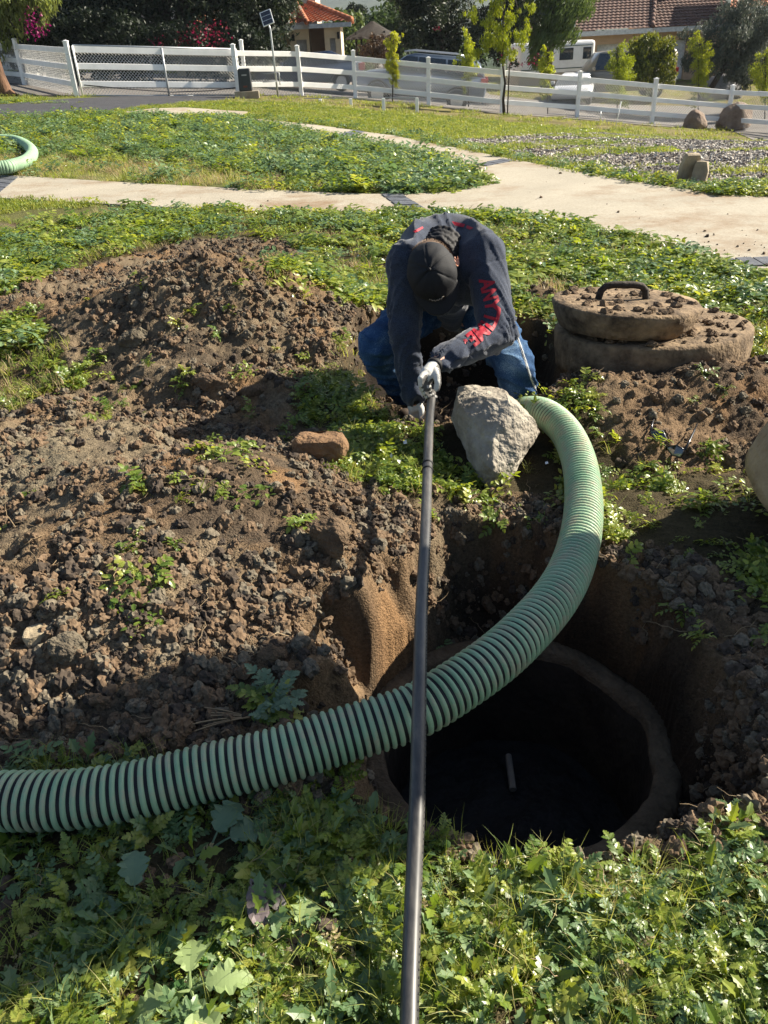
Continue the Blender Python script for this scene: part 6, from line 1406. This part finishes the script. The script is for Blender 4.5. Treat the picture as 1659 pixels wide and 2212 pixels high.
def fan(n, y0, y1, dens, m=.58, a=.35, p=1.0):
    y = y0 + (y1 - y0) * rng.random(n) ** p; w = a + m * y; x = rng.uniform(-1, 1, n) * w; keep = rng.random(n) < np.minimum(1, dens(x, y)); return x[keep], y[keep]
ROCKS = [(onG(30, 330, tilt), .0), (onG(1060, 960, tilt), .24), (Vector((_a.x, _a.y, 0)), .47)]
def free(x, y, mg=.02):
    ok = np.ones(x.shape, bool); m = y > 3.5; pv = np.full(x.shape, -9.); pv[m] = pave(x[m], y[m]); ok &= pv < -mg
    for c_, r in ROCKS: ok &= np.hypot(x - c_.x, y - c_.y) > r
    ok &= np.hypot(x - RCX, y - RCY) > ROUT + .03
    return ok
def inpit(x, y):
    m = np.zeros(x.shape); m = np.maximum(m, sst(-.02, .06, sdin(x, y, PIT2))); m = np.maximum(m, sst(.0, .12, sdin(x, y, RIM))); return m
def scat(name, protos, x, y, s0, s1, label, cat, tilt_=.35, zoff=0.0, npick=None, lognorm=False):
    n = len(x); z = hz(x, y) + zoff; rot = np.stack([rng.normal(0, tilt_, n), rng.normal(0, tilt_, n), rng.uniform(0, 6.28, n)], 1); s = rng.uniform(s0, s1, n) if not lognorm else s0 + (s1 - s0) * rng.random(n) ** 12
    return scatter(name, protos, np.stack([x, y, z], 1), rot, s, rng.integers(0, len(protos), n), label, cat)
clump = lambda x, y, f, sd, lo, hi: sst(lo, hi, fbm(x * f, y * f, 3, sd))
# --- foreground weeds
def dn_near(x, y): return (1 - zone(x, y)) ** 1.5 * free(x, y) * (1 - inpit(x, y)) * (.22 + .78 * clump(x, y, 5, 51, .37, .50))
ferns = [(proto_fern(i, 8, .105, 2, 5, .78), G1) for i in range(5)] + [(proto_fern(20 + i, 7, .10, 1, 4, .8), G2) for i in range(3)] + [(proto_fern(30 + i, 9, .085, 0, 6, .6), G1) for i in range(3)] + [(proto_fern(34, 6, .08, 1, 4, .6), G5)]
x, y = fan(5200, .42, 1.75, dn_near); scat('foreground_weeds', ferns, x, y, .22, .62, 'leafy green weeds carpeting the ground in front of the manhole pit', 'weeds')
broad = [(proto_broad(i, 7, .105), G1 if i % 2 else G2) for i in range(6)]
x, y = fan(2200, .42, 1.75, lambda x, y: dn_near(x, y) * clump(x, y, 4, 52, .4, .6)); scat('broadleaf_weeds', broad, x, y, .22, .62, 'broad toothed leaves among the foreground weeds', 'weeds')
gr = [(proto_grass(i, 10, .13, .0016, .02, 1.6), G3) for i in range(3)] + [(proto_grass(9, 6, .12, .0012, .02, 1.8), G5)]
x, y = fan(2600, .42, 1.8, dn_near); scat('foreground_grass', gr, x, y, .35, .85, 'thin grass blades among the foreground weeds', 'grass')
# --- weeds round the pits and mounds
def dn_mid(x, y):
    z_ = zone(x, y); e_ = np.exp(-((z_ - .4) / .35) ** 2) * .25; return ((1 - z_) ** 1.5 * (.04 + .96 * clump(x, y, 3.2, 53, .42, .58)) + e_ * clump(x, y, 4, 54, .5, .6)) * free(x, y) * (1 - inpit(x, y))
mids = [(proto_fern(40 + i, 9, .10, 1, 3), G1) for i in range(4)] + [(proto_patch(i, 40, .09, .030, .06), G1) for i in range(3)]
x, y = fan(9500, 1.6, 4.2, dn_mid, .62, .5); scat('pit_side_weeds', mids, x, y, .32, .75, 'bright green weeds growing round the pits and heaps', 'weeds')
x, y = fan(2000, 1.6, 4.2, dn_mid, .62, .5); scat('pit_side_grass', gr, x, y, .5, .9, 'grass tufts growing round the pits and heaps', 'grass')
x, y = fan(900, 1.5, 4.6, lambda x, y: zone(x, y) * (1 - inpit(x, y)) * free(x, y) * clump(x, y, 3, 58, .45, .6) * .5, .6, .4); scat('stray_weeds', mids[:4], x, y, .3, .7, 'stray weed sprigs on the bare soil', 'weeds')
def dn_b(x, y): return (1 - zone(x, y)) * free(x, y, .02) * (.18 + .82 * clump(x, y, 1.8, 55, .38, .52)) * (1 - inpit(x, y))
matsp = [(proto_patch(10 + i, 52, .13, .036, .075), G1) for i in range(5)] + [(proto_patch(18, 46, .12, .04, .09), G2)] + [(proto_fern(60 + i, 11, .15, 1, 3), G1) for i in range(2)]
x, y = fan(11000, 4.1, 8.4, dn_b, .60, .6); scat('yard_weeds', matsp, x, y, .55, 1.15, 'green weeds covering the yard between the heaps and the path', 'weeds', .2)
gy_ = [(proto_grass(80 + i, 22, .09, .0028, .08, 1.5), G3 if i < 2 else G5) for i in range(4)]
x, y = fan(6500, 3.4, 8.6, lambda x, y: (1 - zone(x, y)) * free(x, y, .02) * (1 - inpit(x, y)) * (.3 + .7 * clump(x, y, 1.1, 67, .45, .58)), .60, .6); scat('yard_grass', gy_, x, y, .5, 1.1, 'yellowing grass mixed among the yard weeds', 'grass', .2)
ISL = GP([(-500, 372), (45, 382), (300, 398), (520, 410), (800, 422), (1000, 415), (1058, 395), (1000, 362), (900, 332), (780, 306), (660, 286), (505, 254), (330, 250), (230, 250), (180, 246), (0, 252), (-500, 262)], tilt)
GRS = GP([(-500, 350), (100, 345), (300, 350), (480, 375), (620, 385), (640, 410), (560, 412), (300, 398), (45, 382), (-500, 380)], tilt)
def dn_i(x, y): return free(x, y, .02) * (sdin(x, y, ISL) > -.05)
isl_t = [(proto_patch(30 + i, 60, .17, .050, .13), (G1, G2, G1, G2)[i]) for i in range(4)] + [(proto_patch(38, 50, .16, .055, .16), G2), (proto_fern(90, 12, .17, 1, 4), G2), (proto_fern(91, 12, .16, 1, 4), G1)]
x, y = fan(15000, 8.0, 25, lambda x, y: dn_i(x, y) * (.10 + .90 * (1 - sst(-.4, .1, sdin(x, y, GRS)))) * (.5 + .5 * clump(x, y, .8, 56, .35, .5)), .62, .6); scat('island_weeds', isl_t, x, y, .6, 1.3, 'tall leafy weeds on the patch between the two paths', 'weeds', .2)
gi = [(proto_grass(30 + i, 34, .13, .0035, .12, 1.3), G3 if i < 3 else G5) for i in range(5)]
x, y = fan(15000, 7.5, 25, lambda x, y: dn_i(x, y) * (.22 + .78 * sst(-.5, .1, sdin(x, y, GRS))), .62, .6); scat('island_grass', gi, x, y, .6, 1.1, 'yellowing grass on the patch between the two paths', 'grass', .2)
# --- lawn and verge
EDGE = GP([(545, 258), (700, 273), (850, 294), (1000, 324), (1110, 347), (1250, 373), (1400, 400), (1560, 424), (1700, 432), (2250, 470)], tilt)
def dn_l(x, y):
    mu = sst(-.3, .2, sdin(x, y, MULCH)); keep = 1 - mu * (1 - .9 * clump(x * .5, y * 1.6, 1.1, 57, .60, .68)); return free(x, y, .02) * keep * (sdin(x, y, ISL) < 0) * (y < 26 + 5 * sst(0, 10, -x))
lw = [(proto_grass(50 + i, 70, .050, .005, .17, 1.2), G4) for i in range(4)] + [(proto_patch(50, 40, .17, .04, .03), G1)]
x, y = fan(26000, 9.0, 25, dn_l, .66, .6); scat('lawn_grass', lw, x, y, .7, 1.3, 'bright short lawn grass running up to the white fence', 'grass', .12)
x, y = fan(9000, 8.0, 24, lambda x, y: dn_l(x, y) * np.clip(1.15 - distpoly(x, y, EDGE, False) / .45, 0, 1), .66, .6); scat('verge_weeds', isl_t, x, y, .5, 1.0, 'leafy weeds along the far edge of the path', 'weeds', .2)
x, y = fan(2500, 4.5, 9.5, lambda x, y: free(x, y, .01) * np.clip(1.1 - distpoly(x, y, PATHP, True) / .18, 0, 1) * (pave(x, y) < 0), .62, .6); scat('path_edge_weeds', matsp, x, y, .8, 1.4, 'weeds crowding over the near edge of the path', 'weeds', .2)
x, y = fan(4000, 24, 55, lambda x, y: free(x, y, .1) * .8, .66, 1); scat('rough_grass', lw[:4], x, y, 1.2, 2.4, 'rough dry grass beyond the street', 'grass', .1)
# left bank by the leaning tree
BANK = GP([(-300, 200), (0, 195), (60, 185), (160, 205), (215, 222), (60, 226), (0, 228), (-300, 240)], tilt)
x, y = fan(9000, 14, 24, lambda x, y: (sdin(x, y, BANK) > 0) * .9, .7, 1); scat('bank_weeds', isl_t, x, y, .5, 1.0, 'pale leafy weeds on the bank by the left fence', 'weeds', .2)
# --- wood chips
CH1 = mat('pale_wood_chip', (.50, .46, .40), .8, var=.3); CH2 = mat('dark_wood_chip', (.20, .17, .145), .9, var=.4)
def proto_chip(s): 
    k = MB(); rs = random.Random(s); k.box((0, 0, 0), (.026 * rs.uniform(.6, 1.3), .013 * rs.uniform(.7, 1.4), .004)); return mesh('chip', k.V, k.F)
x, y = fan(170000, 8.5, 24, lambda x, y: sst(-.2, .1, sdin(x, y, MULCH)) * free(x, y, .0), .68, 1); scat('wood_chips', [(proto_chip(i), CH1 if i % 5 < 2 else CH2) for i in range(10)], x, y, .45, 1.15, 'pale and dark wood chip mulch right of the path', 'wood chips', .5, .006)
# --- loose clods and crumbs
CR1 = mat('crumb_brown', (.18, .125, .078), .97, var=.45, scale=2.2, col2=(.10, .064, .038), detail=6); CR2 = mat('crumb_grey', (.19, .16, .115), .97, var=.45, scale=2.2, col2=(.085, .07, .05), detail=6); CR3 = mat('crumb_dark', (.075, .057, .042), .97, var=.45, scale=2.2, col2=(.045, .034, .026), detail=6)
clods = [(proto_clod(i), (CR1, CR1, CR2, CR3)[i % 4]) for i in range(12)]
def dn_c(x, y): rr = np.hypot(x - RCX, y - RCY); return zone(x, y) * free(x, y) * (rr > ROUT + .03) * (1 - .75 * sst(-.3, -.5, x - RCX) * sst(.0, .1, sdin(x, y, RIM))) * (1 - .6 * sst(0, .05, sdin(x, y, PIT2)))
x, y = fan(330000, .8, 7.0, lambda x, y: dn_c(x, y) * (1 - .6 * np.exp(-(((x + .95) / .75) ** 2 + ((y - 2.35) / .42) ** 2) ** 1.5)) * (.15 + .85 * clump(x, y, 2.5, 61, .40, .62)), .60, .45, 1.25); scat('loose_soil', clods, x, y, .0016, .026, 'loose crumbs and clods of dug soil', 'soil', 1.5, .0, lognorm=True)
x, y = fan(1500, 8, 24, lambda x, y: free(x, y, -.5) * .05, .6, 1)
# white petals and bits of litter
PET = mat('white_petal', (.80, .80, .78), .6); pm = mesh('petal', [(-.5, 0, 0), (0, -.35, .1), (.5, 0, .05), (0, .4, .12)], [(0, 1, 2, 3)])
pm2 = mesh('petal', [(-.5, 0, 0), (0, -.45, .2), (.4, 0, .05), (0, .3, .25)], [(0, 1, 2, 3)])
x, y = fan(900, 2.4, 21, lambda x, y: (1 - zone(x, y)) * free(x, y, .0) * clump(x, y, 1, 63, .45, .6), .55, .4); scat('fallen_petals', [(pm, PET), (pm2, PET)], x, y, 0.009, .026, 'small white fallen petals dotting the weeds', 'petals', .5, .06)
LIT = mat('dry_litter', (.30, .22, .13), .9, var=.4)
def twig(s):
    rs = random.Random(s); k = MB(); P = [Vector((0, 0, 0))]
    for i in range(6): P.append(P[-1] + Vector((rs.uniform(.1, .25), rs.uniform(-.12, .12), rs.uniform(-.05, .07))))
    k.tube(P, [.012, .012, .01, .009, .008, .007, .004], 4); return mesh('twig', k.V, k.F)
x, y = fan(1400, .45, 5.2, lambda x, y: free(x, y) * (.25 + .5 * zone(x, y)), .58, .4, 1.2); scat('dry_stalks', [(twig(i), LIT) for i in range(6)], x, y, .03, .11, 'dry stalks and roots lying on the soil', 'litter', .4, .008)
# bits of dirt on the path
x, y = fan(5000, 4.8, 12, lambda x, y: (sdin(x, y, PATHP) > .02) * (.03 + .9 * sst(6.6, 5.4, y) * (x > 2.2)), .62, .5)
n_ = len(x); scatter('path_crumbs', clods[:4], np.stack([x, y, tilt(x, y) + .018], 1), rng.uniform(0, 6, (n_, 3)), .003 + .015 * rng.random(n_) ** 4, rng.integers(0, 4, n_), 'specks of soil scattered over the concrete path', 'soil')

# ================================================================== SINGLE WEEDS
def weedthing(px, py, label, leaves, m, z=.0, name='broadleaf_weed', stemr=.003):
    g = onG(px, py); g.z = float(hz(arr(g.x), arr(g.y))[0]) + z; root = empty(name, g, 0, label, 'weed')
    for (az, el, st_, L, W, lob) in leaves:
        P = arc((0, 0, 0), R(az), R(el), st_, .5, 4); mb = MB(); mb.tube(P, [stemr, stemr, stemr * .8, stemr * .7, stemr * .6], 5); d = (P[-1] - P[-2]).normalized(); k0 = len(mb.V)
        # blade in strips with wavy margin
        up = Vector((0, 0, 1)); s_ = d.cross(up).normalized(); V = []; F = []; nn = 12
        for i in range(nn + 1):
            t = i / nn; w = W * (math.sin(math.pi * min(1, t * .93 + .05)) ** .75) * (1 + (.22 if lob else .06) * math.sin(t * (26 if lob else 14))); c_ = P[-1] + d * (L * t) + up * (-L * .45 * t * t + .0)
            V += [c_ - s_ * w + up * (.18 * w + .004 * math.sin(t * 17)), c_ - s_ * w * .5 + up * .05 * w, c_, c_ + s_ * w * .5 + up * .05 * w, c_ + s_ * w + up * (.18 * w - .004 * math.sin(t * 15))]
        for i in range(nn):
            for j in range(4): F.append((5 * i + j, 5 * i + j + 1, 5 * i + j + 6, 5 * i + j + 5))
        mb.add(V, F); mb.build('leaf', m, root, False)
    return root
GL1 = leafmat('grey_green_leaf', [(.10, .16, .10), (.13, .20, .12)], .2); GL2 = leafmat('purplish_leaf', [(.13, .12, .12), (.17, .15, .14), (.12, .06, .10)], .15); GL3 = leafmat('pale_green_leaf', [(.22, .30, .12), (.28, .36, .15)], .35); GL4 = leafmat('dark_green_leaf', [(.04, .11, .03), (.06, .14, .04)], .25)
weedthing(300, 1965, 'broad upright grey green leaf left of the purplish weed', [(100, 60, .03, .085, .028, 1), (200, 30, .03, .05, .02, 1)], GL1, .015)
weedthing(545, 1925, 'drooping purplish leaves of a low weed in the foreground', [(-70, 35, .02, .105, .019, 0), (-40, 25, .03, .085, .013, 0), (-20, 5, .05, .04, .018, 0)], GL2, .03)
weedthing(455, 1845, 'large dark toothed leaves just below the green hose', [(60, 50, .04, .085, .034, 1), (20, 35, .05, .08, .030, 1), (-150, 20, .04, .06, .022, 1)], GL1, .01)
weedthing(652, 2035, 'rounded pale crinkled leaf beside the bare soil', [(80, 35, .015, .06, .026, 1)], GL3, .02)
weedthing(370, 2100, 'broad flat dark leaves at the lower left of the weeds', [(20, 25, .03, .10, .030, 1), (120, 20, .03, .08, .028, 1), (-60, 15, .03, .07, .024, 1)], GL4, .01)
weedthing(420, 2165, 'sunlit pale leaves near the bottom of the picture left of the black hose', [(10, 35, .03, .08, .028, 1), (100, 30, .03, .07, .026, 1), (200, 30, .03, .07, .024, 1), (-60, 30, .03, .08, .026, 1)], GL3, .03)
# uprooted weed lying above the green hose
g = onG(560, 1560); g.z = float(hz(arr(g.x), arr(g.y))[0]) + .015; up_ = empty('uprooted_weed', g, 0, 'uprooted leafy weed lying in the shade just above the green hose', 'weed'); rs = random.Random(5)
for i in range(40):
    mb = MB(); frond(mb, rs.uniform(-.8, 2.4) if i < 32 else rs.uniform(2.6, 3.6), rs.uniform(.1, 1.3), rs.uniform(.045, .10), rs, 2, 5, .8); o = mb.build('leaf', G1 if i % 3 else GL1, up_); o.location = (rs.uniform(-.03, .05), rs.uniform(-.02, .07), 0)
mb = MB()
for i in range(7): mb.tube(arc((-.02, 0, .01), rs.uniform(2.7, 3.6), .2, rs.uniform(.08, .15), .3, 5), .0016, 4)
mb.build('roots', LIT, up_)['kind'] = 'stuff'
for px, py, lb in ((60, 1660, 'small weed sprig above the green hose at the left'), (300, 1660, 'sprig poking up behind the green hose'), (975, 1800, 'sprout standing against the dark manhole'), (1335, 1090 + 720, 'weed seedling on the near lip of the pit')):
    g = onG(px, py); g.z = float(hz(arr(g.x), arr(g.y))[0]); root = empty('weed_sprig', g, 0, lb, 'weed')
    for i in range(6): mb = MB(); frond(mb, rs.uniform(0, 6.28), rs.uniform(.4, 1.3), rs.uniform(.05, .085), rs, 1, 3); mb.build('leaf', G2, root)
